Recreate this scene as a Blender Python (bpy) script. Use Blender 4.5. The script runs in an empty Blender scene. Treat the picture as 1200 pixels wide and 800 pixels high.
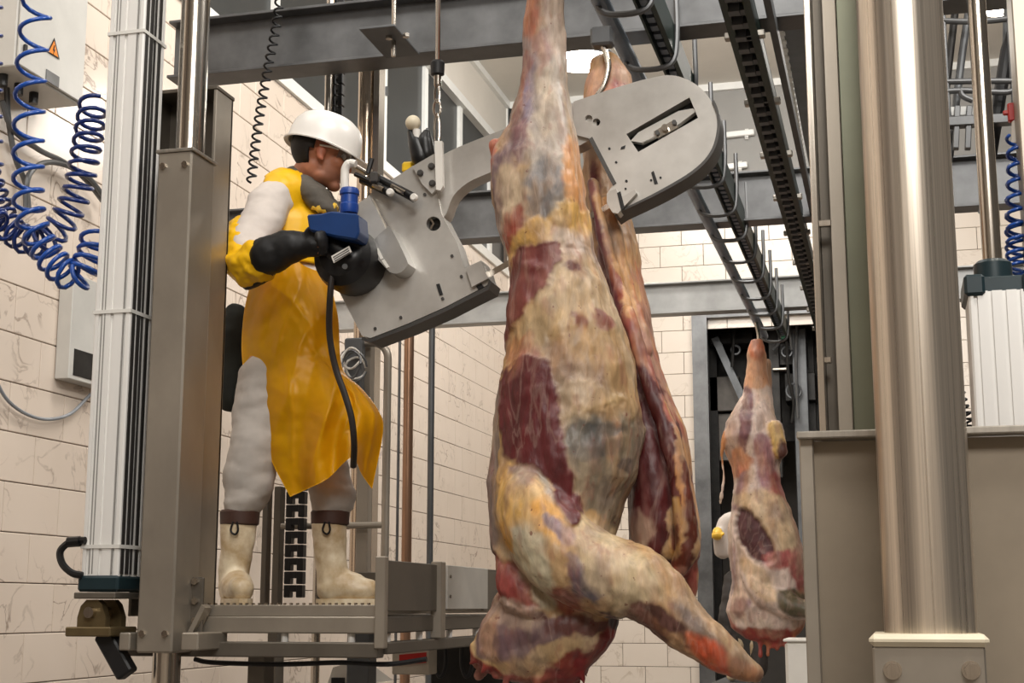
import bpy, bmesh, math, random
import numpy as np
from mathutils import Vector, Matrix, noise
random.seed(7)
C = bpy.context.scene.collection
SC = bpy.context.scene

# ------------------------------------------------------------------ camera
F = 1700.0                      # focal length in pixels of the 1200x800 frame
EZ = 1.60                       # eye height above the floor
PITCH = math.atan(310 / F)
YAW = math.atan(450 / F * math.cos(PITCH))
cd = bpy.data.cameras.new('camera'); cam = bpy.data.objects.new('camera', cd); C.objects.link(cam)
cam.location = (0, 0, EZ); cam.rotation_euler = (math.pi / 2 + PITCH, 0, YAW)
cd.sensor_width = 36; cd.lens = F / 1200 * 36; cd.clip_end = 200
SC.camera = cam
CM = cam.rotation_euler.to_matrix()

# ------------------------------------------------------------------ light and exposure
SC.view_settings.view_transform = 'Standard'; SC.view_settings.look = 'None'
SC.view_settings.gamma = 1; SC.view_settings.use_curve_mapping = False
SC.view_settings.exposure = 0.0
w = bpy.data.worlds.new('world'); SC.world = w; w.use_nodes = True
w.node_tree.nodes['Background'].inputs[0].default_value = (1.0, .96, .9, 1)
w.node_tree.nodes['Background'].inputs[1].default_value = .07
def area(name, loc, sx, sy, power, col=(1, .965, .915), target=None):
    l = bpy.data.lights.new(name, 'AREA'); l.shape = 'RECTANGLE'; l.size = sx; l.size_y = sy
    l.energy = power; l.color = col
    o = bpy.data.objects.new(name, l); C.objects.link(o); o.location = loc
    if target: o.rotation_euler = (Vector(target) - Vector(loc)).to_track_quat('-Z', 'Y').to_euler()
    return o
area('ceiling_light_front', (.6, 1.2, 7.6), 3.2, 1.2, 255, target=(-.9, 4.6, 2.4))
area('fill_light_entry', (1.4, -2.6, 6.0), 3.0, 1.6, 290, target=(.9, 4.0, 1.6))  # added fill from behind the camera, not a known ceiling lamp
area('ceiling_light_middle', (-2.2, 8.6, 8.2), 3.0, 1.0, 230, target=(-4.2, 11.5, 3.5))
area('ceiling_light_rear', (-1.5, 14.5, 8.2), 4.0, 1.0, 270, target=(-1.8, 18.5, 2.4))
area('ceiling_light_right', (3.6, 5.0, 7.6), 2.0, 1.2, 250, target=(-.6, 5, 2.5))
area('ceiling_light_left', (-3.6, 3.0, 7.6), 1.4, 2.5, 70, target=(-3.6, 6.0, 2.2))

# ------------------------------------------------------------------ pixel -> place helpers
def ray(px, py):
    return CM @ Vector(((px - 600) / F, (400 - py) / F, -1.0))
def W(px, py, Y=None, X=None, Z=None, d=None):
    r = ray(px, py)
    if Y is not None: t = Y / r.y
    elif X is not None: t = X / r.x
    elif Z is not None: t = (Z - EZ) / r.z
    else: t = d
    return Vector((r.x * t, r.y * t, EZ + r.z * t))
CMI = CM.transposed()
def proj(p):
    q = CMI @ (Vector(p) - cam.location)
    return 600 + F * q.x / -q.z, 400 - F * q.y / -q.z, -q.z

# ------------------------------------------------------------------ materials
def lin(c):
    return tuple(((v / 255) / 12.92 if v / 255 <= .04045 else ((v / 255 + .055) / 1.055) ** 2.4) for v in c[:3])
MATS = {}
def mat(name, rgb, rough=.5, metal=0., noise_amt=.12, scale=6., stretch=(1, 1, 1), bump=.0, rgb2=None, coat=0., emit=None, world=False, spec=.5, trans=0., rvar=.0):
    if name in MATS: return MATS[name]
    m = bpy.data.materials.new(name); m.use_nodes = True
    nt = m.node_tree; b = nt.nodes['Principled BSDF']
    c1 = lin(rgb); c2 = lin(rgb2) if rgb2 else tuple(max(0, x * (1 - noise_amt * 2.2)) for x in c1)
    tc = nt.nodes.new('ShaderNodeTexCoord'); mp = nt.nodes.new('ShaderNodeMapping'); nz = nt.nodes.new('ShaderNodeTexNoise')
    mp.inputs['Scale'].default_value = stretch; nz.inputs['Scale'].default_value = scale; nz.inputs['Detail'].default_value = 6
    nz.inputs['Roughness'].default_value = .6
    nt.links.new(tc.outputs['Object'], mp.inputs[0]); nt.links.new(mp.outputs[0], nz.inputs[0])
    cr = nt.nodes.new('ShaderNodeValToRGB'); cr.color_ramp.elements[0].position = .34; cr.color_ramp.elements[1].position = .66
    cr.color_ramp.elements[0].color = (*c2, 1); cr.color_ramp.elements[1].color = (*c1, 1)
    nt.links.new(nz.outputs['Fac'], cr.inputs[0]); nt.links.new(cr.outputs[0], b.inputs['Base Color'])
    b.inputs['Roughness'].default_value = rough; b.inputs['Metallic'].default_value = metal
    b.inputs['Specular IOR Level'].default_value = spec
    if rvar:
        mr = nt.nodes.new('ShaderNodeMapRange'); mr.inputs[3].default_value = rough - rvar; mr.inputs[4].default_value = rough + rvar
        nt.links.new(nz.outputs['Fac'], mr.inputs[0]); nt.links.new(mr.outputs[0], b.inputs['Roughness'])
    if coat: b.inputs['Coat Weight'].default_value = coat; b.inputs['Coat Roughness'].default_value = .2
    if trans: b.inputs['Transmission Weight'].default_value = trans
    if bump:
        bp = nt.nodes.new('ShaderNodeBump'); bp.inputs['Strength'].default_value = bump; bp.inputs['Distance'].default_value = .02
        nt.links.new(nz.outputs['Fac'], bp.inputs['Height']); nt.links.new(bp.outputs[0], b.inputs['Normal'])
    if emit:
        b.inputs['Emission Color'].default_value = (*lin(rgb), 1); b.inputs['Emission Strength'].default_value = emit
    MATS[name] = m; return m
steel = mat('stainless_brushed', (186, 180, 170), .36, .85, .07, 5, (14, 14, .5), .02, rvar=.06)
steel_pol = mat('stainless_polished', (205, 197, 186), .2, 1., .1, 5, (30, 30, .25), 0, rvar=.05)
steel_sat = mat('stainless_satin_plate', (174, 165, 152), .42, .65, .1, 3.0, (1, 1, .7), .03, rvar=.08)
steel_dk = mat('steel_grey_sheet', (116, 109, 99), .45, .55, .14, 2.5, (1, 1, .6), .02, rvar=.08)
steel_saw = mat('saw_casing_steel', (222, 219, 213), .32, .5, .05, 2.2, (1, 1, 1), .01, rgb2=(176, 172, 166), rvar=.08)  # darker second tone puts the plate's shading into the colour
steel_saw_dk = mat('saw_rim_steel', (92, 90, 88), .45, .7, .12, 6)
galv = mat('galvanised_steel', (122, 123, 124), .42, .7, .2, 3.2, (1, 1, 1), .02, rvar=.08)
galv_dk = mat('galvanised_steel_dull', (112, 114, 116), .5, .6, .15, 3.2)
alu = mat('anodised_aluminium', (238, 236, 232), .36, .12, .02, 3, (8, 8, .4))
alu_groove_shade = mat('aluminium_groove_shade', (64, 62, 60), .5, .4, .1)  # dark colour for the shade inside the barrel grooves
black = mat('black_rubber', (22, 22, 24), .5, 0, .1)
black_pl = mat('black_plastic', (16, 16, 18), .38, 0, .1)
teal_cap = mat('dark_green_painted_cap', (28, 48, 54), .4, .1, .1)
blue_hose = mat('blue_polyurethane_hose', (22, 78, 168), .28, 0, .05, coat=.3)
navy_hose = mat('dark_blue_hose', (20, 50, 120), .3, 0, .05, coat=.3)
blue_grip = mat('blue_plastic_grip', (18, 66, 150), .4, 0, .08)
white_pl = mat('white_plastic', (236, 232, 224), .4, 0, .03)
cream_pl = mat('cream_nylon_pad', (228, 216, 190), .5, 0, .06)
white_paint = mat('white_painted_frame', (238, 238, 234), .4, 0, .03)
grey_paint = mat('light_grey_cabinet_paint', (206, 204, 198), .4, 0, .03)
grey_wall = mat('grey_wall_panel', (150, 148, 144), .6, 0, .05, 1.5)
ceil_m = mat('white_ceiling_panel', (226, 220, 210), .6, 0, .03, 1.5)
floor_m = mat('wet_grey_resin_floor', (120, 112, 104), .3, 0, .15, 2)
grout = mat('grey_grout', (118, 104, 92), .8, 0, .1)
dark_glass = mat('dark_window_glass', (58, 60, 60), .3, 0, .05, spec=.25)
copper = mat('copper_pipe', (176, 138, 112), .34, .8, .12, 4, (1, 1, .3))
green_dk = mat('dark_green_painted_steel', (34, 54, 46), .45, .4, .2, 8)
bluegrey_paint = mat('blue_grey_painted_steel', (138, 150, 166), .42, .4, .12, 6)
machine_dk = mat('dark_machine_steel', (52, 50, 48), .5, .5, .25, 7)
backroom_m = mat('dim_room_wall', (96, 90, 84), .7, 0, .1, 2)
orange = mat('orange_warning_sticker', (240, 140, 40), .5, 0, .03)
red_pl = mat('red_plastic', (190, 40, 34), .4, 0, .05)
clear_tie = mat('clear_plastic_tie', (220, 218, 212), .3, 0, .03)
lamp_emit = mat('lamp_diffuser_glow', (255, 246, 232), .4, emit=30)

def tile_material(name, c1, c2, vein):
    m = bpy.data.materials.new(name); m.use_nodes = True
    nt = m.node_tree; b = nt.nodes['Principled BSDF']; N = nt.nodes.new; L = nt.links.new
    tc = N('ShaderNodeTexCoord'); oi = N('ShaderNodeObjectInfo')
    cmb = N('ShaderNodeVectorMath'); cmb.operation = 'MULTIPLY_ADD'
    geo = N('ShaderNodeNewGeometry')
    sc = N('ShaderNodeVectorMath'); sc.operation = 'SCALE'; sc.inputs['Scale'].default_value = 37.0
    cx = N('ShaderNodeCombineXYZ')
    for k in range(3): L(oi.outputs['Random'], cx.inputs[k])
    L(cx.outputs[0], sc.inputs[0])
    add = N('ShaderNodeVectorMath'); add.operation = 'ADD'
    L(geo.outputs['Position'], add.inputs[0]); L(sc.outputs[0], add.inputs[1])
    n1 = N('ShaderNodeTexNoise'); n1.inputs['Scale'].default_value = 3.2; n1.inputs['Detail'].default_value = 7; n1.inputs['Distortion'].default_value = .9
    L(add.outputs[0], n1.inputs[0])
    # veins: thin band of a distorted noise around its middle value
    ab = N('ShaderNodeMath'); ab.operation = 'SUBTRACT'; ab.inputs[1].default_value = .5; L(n1.outputs['Fac'], ab.inputs[0])
    ab2 = N('ShaderNodeMath'); ab2.operation = 'ABSOLUTE'; L(ab.outputs[0], ab2.inputs[0])
    cr = N('ShaderNodeValToRGB'); cr.color_ramp.elements[0].position = .0; cr.color_ramp.elements[1].position = .022
    cr.color_ramp.elements[0].color = (1, 1, 1, 1); cr.color_ramp.elements[1].color = (0, 0, 0, 1); L(ab2.outputs[0], cr.inputs[0])
    n2 = N('ShaderNodeTexNoise'); n2.inputs['Scale'].default_value = 1.7; n2.inputs['Detail'].default_value = 3; L(add.outputs[0], n2.inputs[0])
    mk = N('ShaderNodeMapRange'); mk.inputs[1].default_value = .48; mk.inputs[2].default_value = .66; L(n2.outputs['Fac'], mk.inputs[0])
    mu = N('ShaderNodeMath'); mu.operation = 'MULTIPLY'; L(cr.outputs[0], mu.inputs[0]); L(mk.outputs[0], mu.inputs[1])
    mix = N('ShaderNodeMix'); mix.data_type = 'RGBA'; mix.inputs[6].default_value = (*lin(c1), 1); mix.inputs[7].default_value = (*lin(c2), 1)
    L(n2.outputs['Fac'], mix.inputs[0])
    mix2 = N('ShaderNodeMix'); mix2.data_type = 'RGBA'; mix2.inputs[7].default_value = (*lin(vein), 1)
    L(mix.outputs[2], mix2.inputs[6]); L(mu.outputs[0], mix2.inputs[0])
    L(mix2.outputs[2], b.inputs['Base Color']); b.inputs['Roughness'].default_value = .22
    MATS[name] = m; return m
tile_m = tile_material('marbled_wall_tile', (230, 216, 202), (219, 203, 187), (158, 140, 126))
tile_back_m = tile_material('plain_wall_tile', (234, 223, 210), (226, 213, 198), (196, 180, 162))

# ------------------------------------------------------------------ mesh helpers
WL = {}                         # world location of every object made here
def link(o, parent=None, world=(0, 0, 0)):
    C.objects.link(o); WL[o.name] = Vector(world)
    if parent is not None:
        o.parent = parent; o.location = Vector(world) - WL[parent.name]
    else: o.location = world
    return o
def thing(name, label, cat, loc, group=None):
    o = bpy.data.objects.new(name, None); o.empty_display_size = .05
    link(o, None, loc); o['label'] = label; o['category'] = cat
    if group: o['group'] = group
    return o
def tag(o, label, cat, group=None):
    o['label'] = label; o['category'] = cat
    if group: o['group'] = group
    return o
def finish(name, me, m, parent=None, smooth=30):
    """mesh in world coordinates -> object with its origin at the middle of its box"""
    n = len(me.vertices); co = np.empty(n * 3, 'f'); me.vertices.foreach_get('co', co); co = co.reshape(-1, 3)
    c = (co.min(0) + co.max(0)) / 2
    me.vertices.foreach_set('co', (co - c).ravel().astype('f')); me.update()
    if m: me.materials.clear(); me.materials.append(m)
    if smooth is not None:
        me.shade_smooth()
        if smooth < 180: me.set_sharp_from_angle(angle=math.radians(smooth))
    o = bpy.data.objects.new(name, me)
    return link(o, parent, c)
def obj(name, bm, m, parent=None, smooth=30):
    bmesh.ops.recalc_face_normals(bm, faces=bm.faces)
    me = bpy.data.meshes.new(name); bm.to_mesh(me); bm.free()
    return finish(name, me, m, parent, smooth)
def struct(o): o['kind'] = 'structure'; return o
def stuff(o): o['kind'] = 'stuff'; return o
def new(): return bmesh.new()
def add_box(bm, lo, hi, bev=0, M=None):
    lo = Vector(lo); hi = Vector(hi)
    g = bmesh.ops.create_cube(bm, size=1)
    vs = g['verts']
    for v in vs:
        v.co = Vector([lo[i] + (v.co[i] + .5) * (hi[i] - lo[i]) for i in range(3)])
    if bev:
        es = list({e for v in vs for e in v.link_edges})
        r = bmesh.ops.bevel(bm, geom=es, offset=bev, segments=1, affect='EDGES', profile=.6)
        vs = list({v for f in r['faces'] for v in f.verts} | {v for v in vs if v.is_valid})
    if M is not None:
        for v in vs: v.co = M @ v.co
    return vs
def add_bar(bm, p0, p1, w, h, bev=0, up=(0, 0, 1)):
    """rectangular bar from p0 to p1"""
    p0 = Vector(p0); p1 = Vector(p1); z = (p1 - p0); L = z.length; z.normalize()
    x = Vector(up).cross(z)
    if x.length < 1e-4: x = Vector((1, 0, 0)).cross(z)
    if x.length < 1e-4: x = Vector((0, 1, 0)).cross(z)
    x.normalize(); y = z.cross(x)
    M = Matrix(((x.x, y.x, z.x, p0.x), (x.y, y.y, z.y, p0.y), (x.z, y.z, z.z, p0.z), (0, 0, 0, 1)))
    return add_box(bm, (-w / 2, -h / 2, 0), (w / 2, h / 2, L), bev, M)
def add_tube(bm, pts, r, n=12, caps=True):
    pts = [Vector(p) for p in pts]; rs = r if isinstance(r, (list, tuple)) else [r] * len(pts)
    up = None; rings = []
    for i, p in enumerate(pts):
        t = (pts[min(i + 1, len(pts) - 1)] - pts[max(i - 1, 0)]).normalized()
        if up is None:
            up = t.orthogonal().normalized()
        else:
            up = (up - t * up.dot(t));
            up = up.normalized() if up.length > 1e-6 else t.orthogonal().normalized()
        s = t.cross(up)
        rings.append([bm.verts.new(p + (up * math.cos(2 * math.pi * k / n) + s * math.sin(2 * math.pi * k / n)) * rs[i]) for k in range(n)])
    for a, b in zip(rings, rings[1:]):
        for k in range(n): bm.faces.new((a[k], a[(k + 1) % n], b[(k + 1) % n], b[k]))
    if caps: bm.faces.new(rings[0][::-1]); bm.faces.new(rings[-1])
    return rings
def catmull(pts, per=8):
    pts = [Vector(p) for p in pts]; out = []
    P = [pts[0] * 2 - pts[1]] + pts + [pts[-1] * 2 - pts[-2]]
    for i in range(1, len(P) - 2):
        for k in range(per):
            t = k / per; a, b, c, d = P[i - 1:i + 3]
            out.append(.5 * ((2 * b) + (c - a) * t + (2 * a - 5 * b + 4 * c - d) * t * t + (3 * b - a - 3 * c + d) * t ** 3))
    out.append(pts[-1]); return out
def add_prism(bm, pts3, vec, holes=(), bev=0):
    """flat outline (3-D points) with holes, extruded along vec"""
    vec = Vector(vec); edges = []
    for loop in [pts3] + list(holes):
        vs = [bm.verts.new(p) for p in loop]
        edges += [bm.edges.new((vs[i], vs[(i + 1) % len(vs)])) for i in range(len(vs))]
    r = bmesh.ops.triangle_fill(bm, edges=edges, use_beauty=True)
    faces = [g for g in r['geom'] if isinstance(g, bmesh.types.BMFace)]
    e = bmesh.ops.extrude_face_region(bm, geom=faces, use_keep_orig=True)
    bmesh.ops.translate(bm, verts=[g for g in e['geom'] if isinstance(g, bmesh.types.BMVert)], vec=vec)
def smooth_loop(pts, per=4):
    n = len(pts); out = []
    P = [Vector((*p, 0)) for p in pts]
    for i in range(n):
        a, b, c, d = P[i - 1], P[i], P[(i + 1) % n], P[(i + 2) % n]
        for k in range(per):
            t = k / per
            q = .5 * ((2 * b) + (c - a) * t + (2 * a - 5 * b + 4 * c - d) * t * t + (3 * b - a - 3 * c + d) * t ** 3)
            out.append((q.x, q.y))
    return out
def add_ball(bm, c, r, u=16, v=10):
    M = Matrix.Translation(c) @ Matrix.Diagonal((*([r] * 3 if not hasattr(r, '__len__') else r), 1))
    bmesh.ops.create_uvsphere(bm, u_segments=u, v_segments=v, radius=1, matrix=M)
def add_bolt(bm, p, axis, r=.012, h=.012):
    add_tube(bm, [Vector(p), Vector(p) + Vector(axis) * h], r, 6)
def B(name, lo, hi, m, parent=None, bev=0):
    bm = new(); add_box(bm, lo, hi, bev); return obj(name, bm, m, parent)
def T(name, pts, r, m, parent=None, n=12):
    bm = new(); add_tube(bm, pts, r, n); return obj(name, bm, m, parent)
def vspan(px, y0, y1, Y, up=0):
    """x of a vertical line whose middle is seen at px, and its two heights"""
    x = W(px, (y0 + y1) / 2, Y=Y).x
    def zat(y):                      # height where the vertical line (x,Y) is seen at row y
        r = ray(px, y); hd = math.hypot(x, Y)
        # solve on the vertical line: perspective of (x,Y,z)
        lo, hi = -30., 60.
        for _ in range(50):
            mid = (lo + hi) / 2
            if proj((x, Y, mid))[1] > y: lo = mid
            else: hi = mid
        return (lo + hi) / 2
    return x, zat(y0) + up, zat(y1)
def boxpx(bm, a, b, y0, y1, Y0, Y1, bev=0):
    """upright box whose front face (at Y0) is seen from column a to b, rows y0..y1"""
    ym = (max(y0, 0) + min(y1, 800)) / 2
    x0 = W(a, ym, Y=Y0).x; x1 = W(b, ym, Y=Y0).x
    _, zt, zb = vspan((a + b) / 2, y0, y1, Y0)
    add_box(bm, (x0, Y0, zb), (x1, Y1, zt), bev)
    return (x0, x1, zb, zt)
def lathe(bm, prof, c, axis='z', n=24):
    """prof: list of (radius, height)"""
    rings = []
    for r, h in prof:
        ring = []
        for k in range(n):
            a = 2 * math.pi * k / n
            p = (r * math.cos(a), r * math.sin(a), h)
            if axis == 'y': p = (p[0], h, p[1])
            if axis == 'x': p = (h, p[0], p[1])
            ring.append(bm.verts.new(Vector(c) + Vector(p)))
        rings.append(ring)
    for a, b in zip(rings, rings[1:]):
        for k in range(n): bm.faces.new((a[k], a[(k + 1) % n], b[(k + 1) % n], b[k]))
    bm.faces.new(rings[0][::-1]); bm.faces.new(rings[-1])
def coil(bm, path, R, pitch, r, per=14, n=6, phase=0.):
    """a helix of wire radius r wound round a smooth path; pitch may vary along it"""
    P = catmull(path, 30); pit = pitch if isinstance(pitch, (list, tuple)) else [pitch] * len(path)
    up = None; ph = phase; pts = []
    for i in range(len(P) - 1):
        t = (P[i + 1] - P[i]); L = t.length
        if L < 1e-6: continue
        t.normalize()
        if up is None: up = t.orthogonal().normalized()
        else: up = (up - t * up.dot(t)).normalized()
        s = t.cross(up)
        f = i / 30; k = int(f); pp = pit[k] + (pit[min(k + 1, len(pit) - 1)] - pit[k]) * (f - k)
        dphi = L / pp * 2 * math.pi; m_ = max(1, int(dphi / (2 * math.pi) * per + .5))
        for j in range(m_):
            a = ph + dphi * j / m_
            pts.append(P[i] + t * L * j / m_ + (up * math.cos(a) + s * math.sin(a)) * R)
        ph += dphi
    add_tube(bm, pts, r, n)

# ------------------------------------------------------------------ SETTING
XL = -5.15                      # left tiled wall
YB = 19.5                       # rear wall
SILL = EZ + 4.60; CEIL = EZ + 7.2; SILLB = EZ + 5.5
def wall_box(name, lo, hi, m): return struct(B(name, lo, hi, m))
wall_box('floor', (-5.6, -4, -.1), (6, 24, 0), floor_m)
wall_box('ceiling', (-5.6, -4, CEIL), (6, 24, CEIL + .1), ceil_m)
wl = wall_box('wall_left', (XL - .3, -4, 0), (XL, YB + .3, SILL), grout)
wall_box('wall_right', (6, -4, 0), (6.2, 24, CEIL), mat('dark_grey_wall_panel', (92, 88, 84), .6, 0, .05, 1.5))
wall_box('wall_front', (-5.6, -4.2, 0), (6, -4, CEIL), tile_back_m)
# the doorway in the rear wall, with a dim room beyond it
DX0 = W(832, 600, Y=YB).x; DX1 = DX0 + 2.9; DZ = W(880, 372, Y=YB).z
bm = new()
add_box(bm, (XL - .3, YB, 0), (DX0, YB + .25, SILLB)); add_box(bm, (DX1, YB, 0), (6, YB + .25, SILLB)); add_box(bm, (DX0, YB, DZ), (DX1, YB + .25, SILLB))
wb = struct(obj('wall_back', bm, grout))
wall_box('wall_rear_upper', (XL - .3, YB, SILLB), (6, YB + .25, CEIL), grey_wall)
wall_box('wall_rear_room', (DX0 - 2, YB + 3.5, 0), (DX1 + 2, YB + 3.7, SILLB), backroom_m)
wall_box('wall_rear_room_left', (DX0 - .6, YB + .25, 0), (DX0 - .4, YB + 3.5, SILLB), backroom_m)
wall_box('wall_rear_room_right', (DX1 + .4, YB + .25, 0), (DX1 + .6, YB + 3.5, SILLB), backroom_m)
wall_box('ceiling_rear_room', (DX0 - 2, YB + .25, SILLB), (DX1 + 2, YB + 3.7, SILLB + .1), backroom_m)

def tile_mesh(name, sx, sy, sz):
    bm = new(); add_box(bm, (-sx / 2, -sy / 2, -sz / 2), (sx / 2, sy / 2, sz / 2), .004)
    bmesh.ops.recalc_face_normals(bm, faces=bm.faces)
    me = bpy.data.meshes.new(name); bm.to_mesh(me); bm.free(); return me
def lay_tiles(wall, cells, sizes, m, thick_axis):
    """cells: (area, centre, length, height); the 300 largest as parts, the others joined"""
    cells.sort(key=lambda c: -c[0]); cache = {}; n_ = sum(c[0] > 0 for c in cells); n_ = min(n_, 300)
    for a, c, ln, h in cells[:n_]:
        k = (round(ln, 3), round(h, 3))
        if k not in cache:
            s = (.02, ln - .006, h - .006) if thick_axis == 0 else (ln - .006, .02, h - .006)
            cache[k] = tile_mesh('tile', *s); cache[k].materials.append(m)
        o = bpy.data.objects.new('tile', cache[k]); link(o, wall, c)
    if len(cells) > n_:
        bm = new()
        for a, c, ln, h in cells[n_:]:
            s = Vector((.02, ln - .006, h - .006)) if thick_axis == 0 else Vector((ln - .006, .02, h - .006))
            add_box(bm, Vector(c) - s / 2, Vector(c) + s / 2)
        stuff(obj('far_tiles', bm, m, wall))
TH, TL = .30, .60
cells = []
z0 = W(50, 570, X=XL).z % TH; y0 = W(38, 540, X=XL).y % TL
for r in range(int(SILL / TH) + 1):
    za = z0 + (r - 1) * TH; zb = min(za + TH, SILL)
    if zb - max(za, 0) < .05: continue
    za = max(za, 0)
    off = y0 + (TL / 2 if r % 2 else 0)
    for k in range(3, 34):
        ya = off + k * TL; yb = min(ya + TL, YB)
        if yb - ya < .05: continue
        c = (XL + .006, (ya + yb) / 2, (za + zb) / 2)
        x, y, d = proj(c)
        xa, ya_, _ = proj((XL, ya, c[2])); xb, yb_, _ = proj((XL, yb, c[2]))
        seen = not (xb < -10 or xa > 610 or y < -30 or y > 830)
        cells.append(((xb - xa) * TH / d if seen else 0, c, yb - ya, zb - za))
lay_tiles(wl, cells, None, tile_m, 0)
cells = []
z0 = W(700, 700, Y=YB).z % TH
for r in range(int(SILLB / TH) + 1):
    za = max(z0 + (r - 1) * TH, 0); zb = min(z0 + r * TH, SILLB)
    if zb - za < .05: continue
    for k in range(-1, 19):
        xa = XL + .1 + k * TL + (TL / 2 if r % 2 else 0); xb = xa + TL
        xa = max(xa, XL)
        zc = (za + zb) / 2
        if zc < DZ:
            if xa < DX0 < xb: xb = DX0
            elif DX0 <= xa < DX1: continue
        if xb - xa < .05: continue
        c = ((xa + xb) / 2, YB - .006, zc); x, y, d = proj(c)
        seen = not (x < 560 or x > 1215 or y < -30 or y > 830)
        cells.append(((xb - xa) / d if seen else 0, c, xb - xa, zb - za))
lay_tiles(wb, cells, None, tile_back_m, 1)
# door jamb
bm = new(); boxpx(bm, 815, 833, 366, 860, YB - .16, YB - .02); struct(obj('trim_1', bm, galv))
bm = new(); add_box(bm, (DX0 - .1, YB - .14, DZ), (DX1, YB - .02, DZ + .14)); struct(obj('trim_2', bm, galv))
# windows along the top of the left wall
wz1 = EZ + 6.36
struct(B('wall_left_upper', (XL - .3, -4, wz1 + .12), (XL, YB, CEIL), ceil_m))
struct(B('trim_3', (XL - .12, 4, SILL), (XL + .05, YB, SILL + .12), white_paint))
struct(B('trim_4', (XL - .12, 4, wz1), (XL + .05, YB, wz1 + .12), white_paint))
struct(B('trim_5', (XL - .3, YB - .06, CEIL - .1), (6, YB, CEIL), white_paint))
struct(B('trim_6', (XL - .02, 4, CEIL - .1), (XL + .06, YB, CEIL), white_paint))
yy = W(500, 200, X=XL).y - 6 * 1.45; k = 1
while yy < YB - .3:
    wdw = struct(B('window_%d' % k, (XL - .08, yy, SILL + .12), (XL - .05, min(yy + 1.45, YB), wz1), dark_glass))
    B('window_frame', (XL - .05, yy - .06, SILL + .12), (XL - .01, yy + .06, wz1), white_paint, wdw)
    B('window_latch', (XL - .01, yy - .015, SILL + .9), (XL + .02, yy + .015, SILL + 1.0), galv, wdw)
    yy += 1.45; k += 1
# a small dark window high in the rear wall, white framed
wa = W(576, 152, Y=YB); wb2 = W(612, 114, Y=YB)
wr = struct(B('window_%d' % k, (wa.x, YB - .03, wa.z), (wb2.x, YB - .005, wb2.z), dark_glass))
for q in range(3): x = wa.x + (wb2.x - wa.x) * q / 2; B('mullion', (x - .03, YB - .06, wa.z), (x + .03, YB - .02, wb2.z), white_paint, wr)

# ------------------------------------------------------------------ roof steel
def ibeam(name, Y, x0, x1, zb, h, fw, m, label):
    bm = new(); t = .014
    add_box(bm, (x0, Y - fw / 2, zb), (x1, Y + fw / 2, zb + t), .002)
    add_box(bm, (x0, Y - fw / 2, zb + h - t), (x1, Y + fw / 2, zb + h), .002)
    add_box(bm, (x0, Y - .01, zb + t), (x1, Y + .01, zb + h - t))
    o = obj(name, bm, m); return tag(o, label, 'beam')
z1 = W(620, 47, Y=5.95).z
ibeam('cross_beam', 6.05, W(200, 60, Y=6).x, 1.4, z1, .29, .16, galv, 'nearest grey steel cross beam, above the worker at the top of the picture')
z2 = W(850, 259, Y=8.95).z
ibeam('cross_beam', 9.05, XL + .02, 3.0, z2, .325, .16, galv, 'middle grey steel cross beam, passing behind the round saw housing')
z3 = W(870, 362, Y=12.2).z
ibeam('cross_beam', 12.3, XL + .02, 3.4, z3, .275, .16, mat('pale_galvanised_steel', (176, 176, 174), .42, .5, .14, 3), 'farthest pale steel cross beam, just above the small distant carcass')
# bolted hanger bracket under the near beam
t = thing('beam_bracket', 'small grey bolted bracket plate under the nearest cross beam', 'bracket', W(476, 70, Y=5.85))
bm = new(); p = [W(444, 66, Y=5.95), W(468, 62, Y=5.95)]
add_box(bm, (W(446, 66, Y=5.9).x, 5.62, z1 - .012), (W(486, 66, Y=5.9).x, 5.97, z1 - .001), .002); obj('plate', bm, galv_dk, t)
for q in (458, 478):
    bm = new(); pp = W(q, 70, Y=5.75); add_bolt(bm, (pp.x, 5.72, z1 - .026), (0, 0, 1), .016, .016); obj('bolt', bm, steel_pol, t)

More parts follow.
